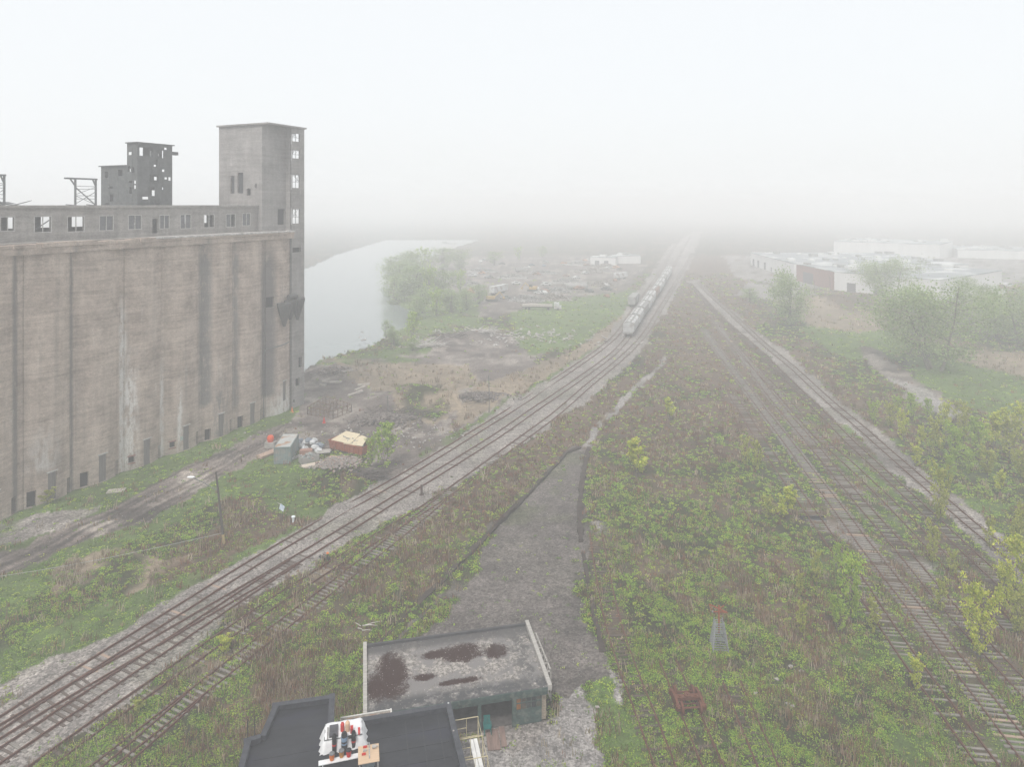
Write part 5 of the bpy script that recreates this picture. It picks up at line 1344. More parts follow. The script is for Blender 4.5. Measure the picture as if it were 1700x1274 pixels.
on_tarp(577, 1214, MB().tube([(0, 0, 0), (0, 0, .5), (0, 0, .62), (0, 0, .66)], [.15, .15, .08, .04], 12), pm("tan_paper", (.62, .42, .28), (.5, .33, .22), 4, .7), "paper_sack", "upright tan sack between the two red items on the tarp", "sack")
on_tarp(584, 1216, MB().box((0, 0, .16), (.18, .3, .32)).tube([(0, .1, .3), (0, -.1, .42)], .03, 6), RED, "torch_case", "bright red tool beside the tan sack on the tarp", "tool")
on_tarp(596, 1216, MB().box((0, 0, .05), (.12, .5, .10)).box((0, .15, .12), (.14, .12, .05)), RED, "red_tool", "slim red tool lying alone on the right of the tarp", "tool")
on_tarp(583, 1226, MB().box((0, 0, .07), (.35, .12, .14)).box((.2, 0, .1), (.1, .2, .2)), BLKP, "power_tool", "small black power tool at the tarp edge between the rolls", "tool")
wb = roofp(566, 1262); pl = MB().box((0, 0, .45), (2.7, .36, .05)); [pl.b2((x - .03, -.1, -.02), (x + .03, .1, .42)) for x in (-1.1, 1.1)]
o = pl.build("white_plank", TARP); o.location = g(566, 1262, BH + .3) - Vector((0, 0, .42)); o.rotation_euler = (0, 0, BLK_R + R(2)); tag(o, "white plank on low supports in front of the three black rolls", "plank")
for px, py, c, lb in ((551, 1262, ORG, "orange bucket with grey lid, leftmost on the white plank"), (567, 1257, pm("amber_bucket", (.60, .26, .03), (.15, .08, .03), 6, .45), "amber and black bucket in the middle of the white plank"), (579, 1256, RED, "red can rightmost on the white plank")):
    p = g(px, py, BH + .4); r = E("bucket", lb, "bucket", (p.x, p.y, BH + .40))
    MB().tube([(0, 0, 0), (0, 0, .36)], [.13, .17], 14).build("body", c, r); MB().tube([(0, 0, .36), (0, 0, .40), (0, 0, .46)], [.18, .17, .07], 14).build("lid", pm("grey_lid", (.16, .16, .165), None, 4, .5) if c is not RED else BLKP, r)
pb = g(612, 1252, BH + .75); r = E("plywood_table", "square plywood board set up as a work table on the black roof", "table", (pb.x, pb.y, BH - .1), BLK_R)
MB().box((0, 0, .82), (1.28, 1.42, .03)).build("top", pm("fresh_plywood", (.55, .40, .27), (.46, .33, .22), 1.5, .8, stretch=(1, 5, 1)), r)
for sx in (-1, 1):
    for sy in (-1, 1): MB().b2((sx * .55 - .03, sy * .6 - .03, 0), (sx * .55 + .03, sy * .6 + .03, .80)).build("leg", PALEW, r)
for i, (px, py, lb) in enumerate(((606, 1242, "red block at the back of the plywood table"), (606, 1248, "pale block between the two red ones on the plywood table"), (604, 1254, "red block at the front of the plywood table"))):
    p = g(px, py, BH + .75); o = MB().box((0, 0, .04), (.24, .10, .08)).box((.02, 0, .09), (.16, .07, .02)).build("work_block", RED if i != 1 else PALEW); o.location = p; o.rotation_euler = (0, 0, BLK_R); tag(o, lb, "block")
p = g(613, 1247, BH + .75); o = MB().box((0, 0, .02), (.06, 1.25, .04)).box((0, .3, .045), (.065, .1, .012)).build("measuring_stick", pm("striped_stick", (.5, .5, .5), (.05, .05, .05), 9, .5)); o.location = p; o.rotation_euler = (0, 0, BLK_R); tag(o, "black and white measuring stick across the plywood table", "stick")
p = g(621, 1243, BH + .75); o = MB().tube([(-.12, 0, .1), (.12, 0, .1)], .10, 12).tube([(.12, 0, .1), (.25, 0, .1)], .035, 8).build("tape_roll", PALEW); o.location = p; o.rotation_euler = (0, 0, BLK_R); tag(o, "pale roll on the right half of the plywood table", "roll")
p = roofp(612, 1272); o = MB().tube([(0, 0, 0), (0, 0, .5)], [.38, .46], 20).tube([(0, 0, .5), (0, 0, .52)], [.48, .40], 20).build("grey_bin", pm("blue_grey_plastic", (.20, .25, .27), (.15, .19, .21), 3, .5)); o.location = p; tag(o, "round blue-grey bin under the front of the plywood table", "bin")

# scaffold with white planks beside the building
CREAM = pm("cream_scaffold_paint", (.55, .48, .30), (.38, .32, .20), 5, .6)
sc_ = E("scaffold", "cream painted frame scaffold beside the black roofed building", "scaffold", (-3.95, 47.2, 0), R(13) - R(0))
for k, y in enumerate((0, -1.75, -3.5, -5.2)):
    m = MB()
    for x in (.0, 1.62): m.tube([(x, y, 0), (x, y, 4.2)], .028, 6)
    m.tube([(.0, y, 4.2), (1.62, y, 4.2)], .028, 6); m.tube([(.8, y, 4.2), (.8, y, 2.9)], .02, 5); m.tube([(0, y, 2.9), (1.62, y, 2.9)], .024, 5); m.tube([(0, y, 1.5), (1.62, y, 1.5)], .024, 5); m.tube([(0, y, 3.55), (.8, y, 3.55)], .02, 5)
    m.build("end_frame", CREAM, sc_)
m = MB()
for i in range(3):
    y0_, y1_ = (0, -1.75, -3.5, -5.2)[i:i + 2]
    for x in (0, 1.62): m.tube([(x, y0_, 4.0), (x, y1_, 4.0)], .018, 5); m.tube([(x, y0_, 3.6), (x, y1_, 1.4)], .016, 5)
m.build("cross_brace", CREAM, sc_)
RS = Matrix.Rotation(R(13), 3, 'Z')
WPL = pm("white_scaffold_plank", (.70, .69, .67), (.58, .57, .55), 3, .6)
for i, (x, y0_, y1_, z, lb) in enumerate(((1.05, -.5, -3.7, 3.0, "inner long white plank on the scaffold"), (1.33, -.48, -3.68, 3.0, "outer long white plank on the scaffold"), (.25, -3.3, -5.6, 2.98, "short white plank at the near left of the scaffold"), (.85, -3.75, -5.7, 3.0, "short white plank at the near right of the scaffold"))):
    o = MB().b2((-.125, 0, 0), (.125, y1_ - y0_, .05)).b2((-.125, 0, .05), (-.105, y1_ - y0_, .058)).build("scaffold_plank", WPL); v = RS @ Vector((x, y0_, z - .03)); o.location = (v.x - 3.95, v.y + 47.2, v.z + .06); o.rotation_euler = (0, 0, R(13)); tag(o, lb, "plank")

# chair and boards in front of the garage
GP = pm("dark_teal_plastic", (.01, .16, .15), (.008, .11, .105), 3, .4, 0)
ch = E("plastic_chair", "dark teal plastic garden armchair at the open garage bay", "chair", g(809, 1217), R(8))
for i, (x, y) in enumerate(((-.24, -.24), (.24, -.24), (-.22, .22), (.22, .22))): MB().tube([(x * 1.1, y * 1.1, 0), (x, y, .42)], [.028, .034], 6).build("leg", GP, ch)
MB().box((0, 0, .44), (.52, .50, .04)).build("seat", GP, ch)
bk = MB(); [bk.box((-.2 + k * .1, .25 + .05, .72), (.075, .03, .55), Matrix.Rotation(-.2, 3, 'X')) for k in range(5)]; bk.box((0, .36, 1.0), (.50, .035, .10)); bk.build("backrest", GP, ch)
for s in (-1, 1): MB().box((s * .28, -.02, .66), (.06, .5, .03)).tube([(s * .28, -.22, .44), (s * .28, -.22, .65)], .02, 6).build("armrest", GP, ch)
BRD = pm("reddish_weathered_board", (.26, .18, .15), (.15, .105, .09), 1.5, .9, .2, stretch=(4, .5, 1))
for i, (px, py, w, l, rz, lb) in enumerate(((818, 1222, .95, 2.6, 7, "wide reddish board on the ground beside the teal chair"), (834, 1219, .42, 2.5, 8, "narrow reddish plank right of the wide board by the teal chair"))):
    p = gg(px, py); o = MB().box((0, 0, .02), (w, l, .05)).box((0, l * .2, .05), (w * .9, .1, .02)).build("floor_board", BRD); o.location = p + Vector((0, 0, .03 + .03 * i)); o.rotation_euler = (0, 0, R(rz)); tag(o, lb, "board")

# ------------------------------------------------------------------ wheel truck and lattice tower
bo = E("wheel_truck", "rusty railway wheel truck standing on the overgrown track", "wheel truck", g(1141, 1172), R(10))
bo.rotation_euler = (0, 0, math.atan2(*(np.array(gn(1121, 1130)) - np.array(gn(1152, 1200)))[::-1]) - math.pi / 2)
for sx in (-1, 1):
    m = MB(); x = sx * 1.02
    m.add([(x - .10 , -1.15, .62), (x - .10, -.35, .88), (x - .10, .35, .88), (x - .10, 1.15, .62), (x - .10, 1.15, .42), (x - .10, .35, .22), (x - .10, -.35, .22), (x - .10, -1.15, .42)] +
          [(x + .10, -1.15, .62), (x + .10, -.35, .88), (x + .10, .35, .88), (x + .10, 1.15, .62), (x + .10, 1.15, .42), (x + .10, .35, .22), (x + .10, -.35, .22), (x + .10, -1.15, .42)],
          [tuple(range(8)), tuple(range(8, 16))[::-1]] + [(i, 8 + i, 8 + (i + 1) % 8, (i + 1) % 8) for i in range(8)])
    for sy in (-1, 1): m.box((x, sy * .88, .50), (.34, .34, .36))
    m.build("side_frame", RUST, bo)
m = MB().box((0, 0, .66), (2.0, .42, .26)).tube([(0, 0, .79), (0, 0, .90)], .26, 14).tube([(0, 0, .90), (0, 0, .96)], .08, 8); [m.box((s * .62, 0, .82), (.22, .2, .08)) for s in (-1, 1)]
m.build("bolster", RUST, bo)
m = MB(); [m.bar((-.85, s * .42, .42), (.85, s * .42, .42), .07) for s in (-1, 1)]; [m.bar((s * .35, -.42, .44), (s * .1, .42, .44), .05) for s in (-1, 1)]; m.build("brake_beam", RUST, bo)
for sy in (-.88, .88):
    ws = MB().tube([(-1.15, sy, .46), (-.76, sy, .46), (0, sy, .46), (.76, sy, .46), (1.15, sy, .46)], [.08, .09, .075, .09, .08], 10).build("axle", RUST, bo)
    for sx in (-1, 1):
        MB().tube([(sx * .65, sy, .46), (sx * .69, sy, .46), (sx * .70, sy, .46), (sx * .82, sy, .46)], [.50, .50, .46, .44], 24).tube([(sx * .62, sy, .46), (sx * .86, sy, .46)], .13, 10).build("wheel", RUST, ws)

GALV = pm("galvanised_steel", (.33, .34, .345), (.20, .21, .215), 5, .5, .05, .4)
lt = E("lattice_tower", "short tapered galvanised lattice tower topped by a rusty cross", "signal tower", g(1194, 1076), R(-6))
m = MB(); bw, bd, twd, tdd, hh = .68, .82, .36, .30, 2.35
LV = 13
def corner(sx, sy, t): return Vector((sx * (bw + (twd - bw) * t), sy * (bd + (tdd - bd) * t) + .12 * t, hh * t + .02))
for sx in (-1, 1):
    for sy in (-1, 1):
        MB().bar(corner(sx, sy, 0), corner(sx, sy, 1.04), .085).build("leg", GALV, lt)
rg = MB()
for k in range(LV):
    t = (k + .3) / LV
    rg.bar(corner(-1, -1, t), corner(1, -1, t), .055); rg.bar(corner(-1, 1, t), corner(1, 1, t), .05)
    rg.bar(corner(-1, -1, t), corner(-1, 1, t), .05); rg.bar(corner(1, -1, t), corner(1, 1, t), .05)
rg.build("rung", GALV, lt)
m = MB(); zc = hh * .75
m.tube([(0, .12, 1.2), (0, .12, 3.75)], .07, 8); m.build("post", pm("bright_rust", (.34, .085, .035), (.20, .05, .025), 9), lt)
RUSTB = pm("bright_rust", (.34, .085, .035), (.20, .05, .025), 9)
cr = MB(); cr.bar((-.55, .12, 3.15), (.6, .12, 3.15), .07); cr.bar((-.75, .75, 3.45), (.65, -.45, 3.45), .07); cr.bar((.55, .6, 3.5), (-.1, .0, 3.4), .06); cr.bar((-.75, .75, 3.44), (-.53, .12, 3.15), .05); cr.bar((.6, .12, 3.15), (.62, -.42, 3.45), .05)
cr.build("cross_arm", RUSTB, lt)
MB().box((0, 0, -.02), (.2, .2, .1)).box((-.55, .12, 3.15), (.12, .12, .12)).build("bracket", GALV, lt)

# dark pit across the broken track, its shade painted as a flat black slab
p = g(1350, 862); o = MB().box((0, 0, -.02), (3.1, 1.0, .10)).box((0, .42, .06), (3.2, .22, .16)).build("pit_shade_slab", BLKP); o.location = p; o.rotation_euler = (0, 0, R(2)); tag(o, "dark timber-edged pit across the broken track", "pit")

# ------------------------------------------------------------------ street furniture along the left
up = E("utility_pole", "dark leaning utility pole with a lamp arm beside the mud road", "utility pole", gg(372, 903))
WOODD = pm("dark_pole_wood", (.085, .075, .068), (.05, .045, .04), 4, .9, .2, stretch=(1, 1, .3))
top = Vector((-.95, 0, 8.6))
MB().tube([(0, 0, -.3), top * .5, top], [.15, .13, .10], 10).build("pole", WOODD, up)
MB().tube([Vector((0, 0, .1)) + top * .0, top * .14], [.17, .16], 10).build("pole_sleeve", pm("ochre_sleeve", (.40, .30, .12), (.28, .2, .1), 3), up)
MB().tube([top * .74, top * .78 + Vector((-1.6, 0, .55)), top * .8 + Vector((-2.9, 0, 1.05))], .045, 6).build("lamp_arm", STEEL, up)
h = top * .8 + Vector((-3.15, 0, 1.08)); MB().lump(h, (.48, .2, .13), 4, 12, 8, .02).build("lamp_head", pm("white_lamp_housing", (.75, .77, .78), (.66, .68, .69), 3, .4, 0), up, smooth=True)
bs = gg(372, 903); a = bs + top * .16; e_ = Vector((-72, 66, 1.6)); pts = [a.lerp(e_, t / 20) - Vector((0, 0, 1.1 * math.sin(math.pi * t / 20))) for t in range(21)]
for q in pts: q.z = max(q.z, .25)
o = MB().tube(pts, .03, 5).build("cable", pm("pale_cable", (.36, .37, .34), (.25, .25, .23), 3)); tag(o, "pale cable sagging from the leaning pole across the weeds", "cable")
sg = E("sign", "tilted white and blue sign on thin posts in the weeds", "sign", gg(466, 861), R(-25))
for x in (-.35, .35): MB().tube([(x, 0, -.1), (x * .9, 0, 1.75)], .035, 6).build("post", WOODD, sg)
MB().box((.25, -.05, 1.45), (.75, .03, .75), Matrix.Rotation(.35, 3, 'Y')).build("sign_board", pm("white_blue_sign", (.72, .76, .80), (.25, .38, .52), 2.2, .5), sg)
MB().bar((-.6, 0, 1.95), (.3, 0, 1.7), .06).build("top_rail", PALEW, sg)
o = MB().box((0, 0, .3), (.22, .22, .6)).lump((0, 0, .68), (.26, .26, .16), 2, 10, 6, .05).build("marker_post", pm("white_marker", (.7, .74, .76), (.55, .6, .62), 4)); o.location = gg(487, 868); tag(o, "short white marker post beside the upper main line", "marker post")
o = MB().box((0, 0, .05), (2.2, 1.3, .10)).box((.9, 0, .13), (.2, 1.1, .05)).build("concrete_slab", pm("pale_slab", (.42, .38, .34), (.32, .29, .26), 2)); o.location = gg(193, 815); o.rotation_euler = (0, 0, R(15)); tag(o, "pale flat slab lying in the grass by the mud road", "slab")
o = MB().box((0, 0, .62), (.30, .16, 1.25)).box((0, 0, 1.3), (.36, .2, .1)).box((0, 0, .03), (.6, .4, .08)).build("rail_post", pm("dark_brown_post", (.085, .055, .045), (.05, .035, .03), 3)); o.location = g(700, 822); tag(o, "dark upright post in the ballast right of the train's main line", "post")
ss_ = E("switch_stand", "low switch stand with orange top beside the weedy siding", "switch stand", g(540, 929), R(-35))
MB().box((0, 0, .09), (1.9, .3, .14)).box((.5, 0, .25), (.4, .35, .3)).build("base", BLKM, ss_); MB().tube([(.4, 0, .3), (.4, 0, .75)], .05, 6).bar((.4, 0, .45), (-.5, .1, .35), .05).build("lever", BLKM, ss_); MB().lump((.4, 0, .8), (.2, .15, .12), 3, 8, 5, .1).build("target", ORG, ss_)
for px, pyb, hpx, r_, lb in ((812, 685, 62, .10, "thin weathered pole between dirt mounds and the main line"), (1026, 655, 20, .07, "short thin stake left of the middle path"), (644, 693, 36, .10, "bare dead snag in front of the tangled mound"), (1378, 492, 26, .10, "thin pole before the white warehouse wall"), (1352, 493, 22, .08, "short pole in front of the brick warehouse corner")):
    p = gg(px, pyb); o = MB().tube([(0, 0, -.2), (.02, 0, hpx * p.y / F * .5), (-.1, 0, hpx * p.y / F)], [r_, r_ * .9, r_ * .7], 6).bar((-.5, 0, hpx * p.y / F * .93), (.4, 0, hpx * p.y / F * .9), .06).build("pole", STEEL if px < 1300 else WOODD); o.location = p; tag(o, lb, "pole")

# ------------------------------------------------------------------ yard beside the elevator
CON = pm("blue_grey_container_paint", (.20, .25, .25), (.14, .18, .18), 2, .6, .1, c3=(.24, .23, .21))
cr_ = R(6); cp = g(468.5, 771); cn = E("shipping_container", "grey-blue shipping container with a rust-edged pale roof", "shipping container", gg(468.5, 771), cr_)
W2, CLn, CH = 2.44, 6.06, 2.6
m = MB(); prof = []
for k in range(40):
    y = CLn * k / 39; d = .035 if (k // 2) % 2 else 0
    prof.append((y, d))
for s in (-1, 1):
    vs = [(s * (W2 / 2 - .02 - d), y, z) for y, d in prof for z in (.15, CH - .1)]
    m.add(vs, [(2 * i, 2 * i + 2, 2 * i + 3, 2 * i + 1) if s > 0 else (2 * i, 2 * i + 1, 2 * i + 3, 2 * i + 2) for i in range(39)])
m.build("side_panel", CON, cn)
m = MB(); vs = []; 
for k in range(20): x = -W2 / 2 + .05 + (W2 - .1) * k / 19; d = .05 if (k // 1) % 2 else 0; vs += [(x, .02 + d, .15), (x, .02 + d, CH - .1)]
m.add(vs, [(2 * i, 2 * i + 2, 2 * i + 3, 2 * i + 1) for i in range(19)]); m.build("end_panel", CON, cn)
MB().b2((-W2 / 2 + .03, CLn - .05, .15), (W2 / 2 - .03, CLn, CH - .1)).build("door", CON, cn)
m = MB()
for x in (-W2 / 2, W2 / 2):
    for y in (0, CLn): m.box((x * .98, y, CH / 2), (.12, .12, CH))
    for z in (.08, CH - .06): m.b2((x * .98 - .06, .07, z - .06), (x * .98 + .06, CLn - .07, z + .06))
for y in (0, CLn):
    for z in (.08, CH - .06): m.b2((-W2 / 2 + .1, y - .06, z - .065), (W2 / 2 - .1, y + .06, z + .065))
m.build("corner_frame", CON, cn)
rm = pm("pale_rusted_container_roof", (.44, .45, .44), (.36, .37, .36), .9, .7, .1, c3=(.34, .20, .12))
m = MB(); m.b2((-W2 / 2 + .05, .05, CH - .07), (W2 / 2 - .05, CLn - .05, CH - .02)); [m.b2((-W2 / 2 + .1, .3 + k * .6, CH - .02), (W2 / 2 - .1, .5 + k * .6, CH + .005)) for k in range(9)]; m.build("roof", rm, cn)

RUSTO = pm("rust_red_dumpster_paint", (.36, .10, .045), (.22, .07, .04), 2, .7, .2)
dr = g(549, 744); du = E("roll_off_dumpster", "rust-red roll-off dumpster heaped with boards and a pale tarp", "dumpster", gg(548, 744), R(-30))
DL, DW, DH = 6.9, 2.4, 1.45
m = MB()
m.add([(0, 0, .15), (DL, 0, .15), (DL, DW, .15), (0, DW, .15), (-.25, -.12, DH), (DL + .25, -.12, DH), (DL + .25, DW + .12, DH), (-.25, DW + .12, DH)], [(3, 2, 1, 0), (0, 1, 5, 4), (1, 2, 6, 5), (2, 3, 7, 6), (3, 0, 4, 7)])
m.build("bin", RUSTO, du)
m = MB(); [m.bar((k * .98 + .3, -.08, .2), (k * .98 + .3, -.17, DH), .12) for k in range(7)]; m.bar((-.3, -.15, DH), (DL + .3, -.15, DH), .14); m.bar((-.3, DW + .15, DH), (DL + .3, DW + .15, DH), .14); m.bar((-.28, -.1, DH), (-.28, DW + .1, DH), .12); m.bar((DL + .28, -.1, DH), (DL + .28, DW + .1, DH), .12); m.build("rib_frame", RUSTO, du)
jk = pm("mixed_rubbish", (.42, .40, .38), (.13, .12, .11), 5, .9, .3, c3=(.15, .24, .24))
CRM = pm("pale_cream_board", (.62, .54, .38), (.50, .43, .31), 2, .7, .1); PKB = pm("pinkish_plank", (.52, .38, .30), (.36, .26, .21), 3, .8, stretch=(.6, 5, 1))
def heap(name, mat, n, ext, hgt, seed, sz, label, cat, loc, rz=0, base=False):
    """heap of separate-looking pieces piled up as one mass"""
    q = random.Random(seed); b = MB()
    if base: b.lump((0, 0, 0), (ext[0] * 1.15, ext[1] * 1.15, hgt * .5), seed, 14, 8, .12)
    for i in range(n):
        x, y = q.gauss(0, ext[0] * .4), q.gauss(0, ext[1] * .4); k = max(0, 1 - (x / ext[0]) ** 2 - (y / ext[1]) ** 2); z = hgt * k * q.uniform(.2, 1)
        M = Matrix.Rotation(q.uniform(0, 3.14), 3, 'Z') @ Matrix.Rotation(q.uniform(-.5, .5), 3, 'X') @ Matrix.Rotation(q.uniform(-.4, .4), 3, 'Y')
        b.box((x, y, z + sz[2]), (sz[0] * q.uniform(.4, 1.3), sz[1] * q.uniform(.4, 1.3), sz[2] * q.uniform(.5, 1.4)), M)
    o = b.build(name, mat); o.location = loc; o.rotation_euler = (0, 0, rz); tag(o, label, cat, kind='stuff' if cat == 'stuff' else None); return o
o = heap("rubbish", jk, 60, (3.2, 1.0), .7, 3, (.9, .5, .2), None, None, (0, 0, 0)); o.parent = du; o.location = (DL / 2, DW / 2, DH - .35)
tv = [(.3, -.1, DH + .15), (4.6, -.2, DH + .25), (4.3, 2.5, DH + 1.0), (1.0, 2.7, DH + .9)]
MB().add([Vector(v) for v in tv] + [Vector(v) - Vector((0, 0, .05)) for v in tv], [(0, 1, 2, 3), (7, 6, 5, 4), (0, 4, 5, 1), (1, 5, 6, 2), (2, 6, 7, 3), (3, 7, 4, 0)]).build("tarp", CRM, du)
tv = [(3.2, -.3, DH + .1), (6.9, .1, DH + .2), (6.0, 2.3, DH + .75), (4.7, 2.4, DH + .9)]
MB().add([Vector(v) for v in tv] + [Vector(v) - Vector((0, 0, .05)) for v in tv], [(0, 1, 2, 3), (7, 6, 5, 4), (0, 4, 5, 1), (1, 5, 6, 2), (2, 6, 7, 3), (3, 7, 4, 0)]).build("board", CRM, du)
def plank_stack(px, py, rz, n, L_, W_, label, mat=PKB, seed=0, lift=0):
    q = random.Random(seed); r = E("plank_stack", label, "plank stack", gg(px, py) + Vector((0, 0, lift)), rz)
    for i in range(n):
        lay = i // 4; MB().box((q.uniform(-.1, .1), (i % 4 - 1.5) * W_ + q.uniform(-.04, .04), .1 + lay * .12), (L_ * q.uniform(.85, 1.05), W_ * .9, .09), R(q.uniform(-5, 5))).build("plank", mat, r)
    return r
plank_stack(444, 757, R(62), 12, 3.4, .34, "untidy stack of pale planks left of the container", PKB, 1)
plank_stack(522, 772, R(35), 9, 3.8, .40, "broad pale boards stacked beside the grey crate", CRM if False else pm("bright_pale_board", (.60, .52, .44), (.48, .41, .35), 2, .8), 2)
plank_stack(568, 764, R(-24), 10, 4.6, .26, "long thin brown planks lying beside the debris mound", PKB, 3)
plank_stack(489, 762, R(60), 6, 2.9, .16, "white battens leaning along the container's right side", WHT, 4, .1)
plank_stack(538, 752, R(10), 4, 2.0, .45, "grey slabs piled behind the grey crate", PALEW, 5, .3)
wc = E("wooden_crate", "open grey timber crate filled with scrap in front of the white bags", "crate", gg(513, 766), R(38))
WGC = pm("grey_crate_timber", (.34, .33, .315), (.22, .21, .20), 3, .9, .2, stretch=(.6, .6, 4))
for p0, p1 in (((-1.4, -.7, 0), (1.4, -.62, 1.0)), ((-1.4, .62, 0), (1.4, .7, 1.0)), ((-1.4, -.61, 0), (-1.32, .61, 1.0)), ((1.32, -.61, 0), (1.4, .61, 1.0))): MB().b2(p0, p1).build("side", WGC, wc)
o = heap("scrap", jk, 30, (1.1, .5), .5, 9, (.6, .3, .15), None, None, (0, 0, 0)); o.parent = wc; o.location = (0, 0, .75)
WB = pm("white_sack_plastic", (.62, .63, .64), (.40, .41, .42), 5, .6, .3)
qb = random.Random(21)
for i, (px, py, z) in enumerate(((498, 736, .3), (500, 745, .3), (509, 737, .3), (516, 738, .4), (521, 736, .3), (526, 741, .3), (531, 745, .5), (523, 747, .5), (529, 751, .3), (512, 742, .9), (519, 744, .9), (506, 749, .3))):
    m = MB().lump((0, 0, .35), (qb.uniform(.45, .8), qb.uniform(.4, .7), qb.uniform(.35, .6)), i, 9, 6, .22); o = m.build("sack", WB if i % 3 else pm("blue_grey_sack", (.20, .23, .27), (.12, .14, .17), 4)); o.location = gg(px, py) + Vector((0, 0, z - .3)); tag(o, ("white full sack in the heap right of the container" if i % 3 else "dark blue-grey sack in the heap right of the container"), "sack", "sacks heaped right of the container")
pal = E("brick_pallet", "small pallet of reddish bricks between container and sacks", "brick pallet", gg(508, 756), R(12)); MB().box((0, 0, .06), (2.0, 1.2, .12)).build("pallet", PALEW, pal); MB().box((0, 0, .5), (1.9, 1.1, .76)).box((0, 0, .92), (1.4, .8, .06)).build("bricks", pm("red_brick_load", (.38, .22, .17), (.25, .15, .12), 8), pal)
o = MB().tube([(0, 0, 0), (0, 0, .35), (0, 0, .7), (0, 0, 1.0), (0, 0, 1.1)], [.42, .56, .56, .4, .15], 14).build("orange_drum", pm("bright_orange_drum", (.70, .10, .03), (.55, .07, .02), 3, .5)); o.location = gg(449, 742) + Vector((0, 0, .9)); tag(o, "bright orange-red drum on top of the planks left of the container", "drum")
o = MB().box((0, 0, .45), (1.6, 1.0, .9)).build("plank_support", PALEW); o.location = gg(449, 742); tag(o, "grey timber box under the orange drum", "box")
for px, py, lb in ((485, 684, "orange traffic cone at the elevator's end corner"), (538, 702, "red traffic cone on the bare ground below the timber pen")):
    c = E("traffic_cone", lb, "traffic cone", gg(px, py)); MB().box((0, 0, .03), (.6, .6, .06)).build("base", ORG if px < 500 else RED, c); MB().tube([(0, 0, .06), (0, 0, 1.1)], [.25, .05], 10).build("cone", ORG if px < 500 else RED, c)
# timber pen
pen = E("timber_pen", "open square pen of weathered timber frames on the bare yard", "timber pen", gg(547, 684))
P4 = [gg(510.5, 688), gg(553, 695), gg(583.5, 684), gg(541, 671.5)]; o0 = gg(547, 684); P4 = [p - o0 for p in P4]
PENW = pm("pen_timber", (.20, .14, .10), (.10, .075, .06), 4, .9, .2)
def panel(a, b_, nm="frame_panel"):
    n = max(2, int((b_ - a).length / 1.0)); m = MB()
    for i in range(n + 1): p = a.lerp(b_, i / n); m.bar(p + Vector((0, 0, 0)), p + Vector((0, 0, 1.55)), .12)
    for z in (.08, .8, 1.55): m.bar(a + Vector((0, 0, z)), b_ + Vector((0, 0, z)), .13 if z > 1 else .09)
    m.build(nm, PENW, pen)
for i in range(4): panel(P4[i] * .995, P4[(i + 1) % 4] * .995)
panel(P4[0].lerp(P4[1], .48), P4[3].lerp(P4[2], .45)); panel(P4[0].lerp(P4[3], .5), P4[0].lerp(P4[3], .5).lerp(P4[1].lerp(P4[2], .5), .5))
# heaps
DIRTM = pm("mound_soil", (.19, .165, .15), (.10, .085, .078), 1.5, .95, .5); BRN = pm("dead_branch", (.13, .11, .10), (.07, .06, .055), 4, .95)
heap("rubble", pm("rubble_mix", (.36, .33, .31), (.14, .12, .11), 6, .9, .3, c3=(.30, .19, .15)), 420, (3.6, 2.6), .5, 31, (.35, .25, .14), "grey rubble spread on the dirt mound right of the planks", "stuff", gg(566, 790) + Vector((0, 0, .1)))
heap("rubble", pm("rubble_pale", (.40, .37, .34), (.16, .14, .13), 6, .9, .3), 160, (2.6, 1.4), .4, 32, (.4, .3, .16), "pale rubble between the board stack and the mound", "stuff", gg(545, 775))
def branches(px, py, n, ext, L_, mat, label, seed, rad=.05):
    q = random.Random(seed); m = MB()
    for i in range(n):
        x, y = q.uniform(-ext[0], ext[0]), q.uniform(-ext[1], ext[1]); a = q.uniform(-.9, .6) + (3.14 if q.random() < .3 else 0); el = q.uniform(-.15, .55); l = L_ * q.uniform(.4, 1)
        d = Vector((math.cos(a) * math.cos(el), math.sin(a) * math.cos(el), math.sin(el))); p = Vector((x, y, q.uniform(.05, .8)))
        m.tube([p, p + d * l * .5 + Vector((0, 0, .06)), p + d * l], [rad, rad * .7, rad * .3], 4, False)
    o = m.build("branch_pile", mat); o.location = gg(px, py); tag(o, label, "branch pile"); return o
heap("rubble", MATS["rubble_mix"], 300, (5, 3.2), 1.2, 33, (.5, .35, .18), "broken concrete and earth tipped on the mound beyond the timber pen", "stuff", gg(560, 625) + Vector((0, 0, .1)))
heap("rubble", DIRTM, 500, (6.5, 4), .9, 34, (.6, .4, .25), "dark churned earth clods around the grassy mound", "stuff", gg(640, 700))
heap("rubble", DIRTM, 400, (6.5, 3), .8, 35, (.6, .4, .25), "dark churned earth on the mound by the thin pole", "stuff", gg(800, 665))
branches(607, 797, 190, (2.6, 1.0), 2.6, BRN, "dark heap of dead branches below the green saplings", 41, .06)
branches(709, 578, 60, (3.5, 1.2), 5, pm("bleached_branch", (.50, .47, .44), (.36, .34, .32), 3), "bleached heap of driftwood on the far dirt field", 42, .12)
branches(802, 555, 46, (2.4, 1.4), 5, MATS["bleached_branch"], "smaller whitish branch heap beyond the driftwood heap", 43, .12)
branches(745, 568, 70, (5, 1.5), 4, BRN, "dim grey brushwood heap between the two whitish heaps", 44, .09)
branches(660, 690, 130, (5.5, 2.2), 2.6, BRN, "tangled dark brush at the foot of the grassy mound", 45, .05)
branches(598, 1068 - 22, 5, (.3, .3), 2.0, pm("white_stick", (.60, .57, .53), None, 3), "whitish broken branch lying beside the left lot wall", 46, .05)
LOGM = pm("pale_timber_scrap", (.46, .42, .38), (.30, .27, .24), 3, .9)
ql = random.Random(8)
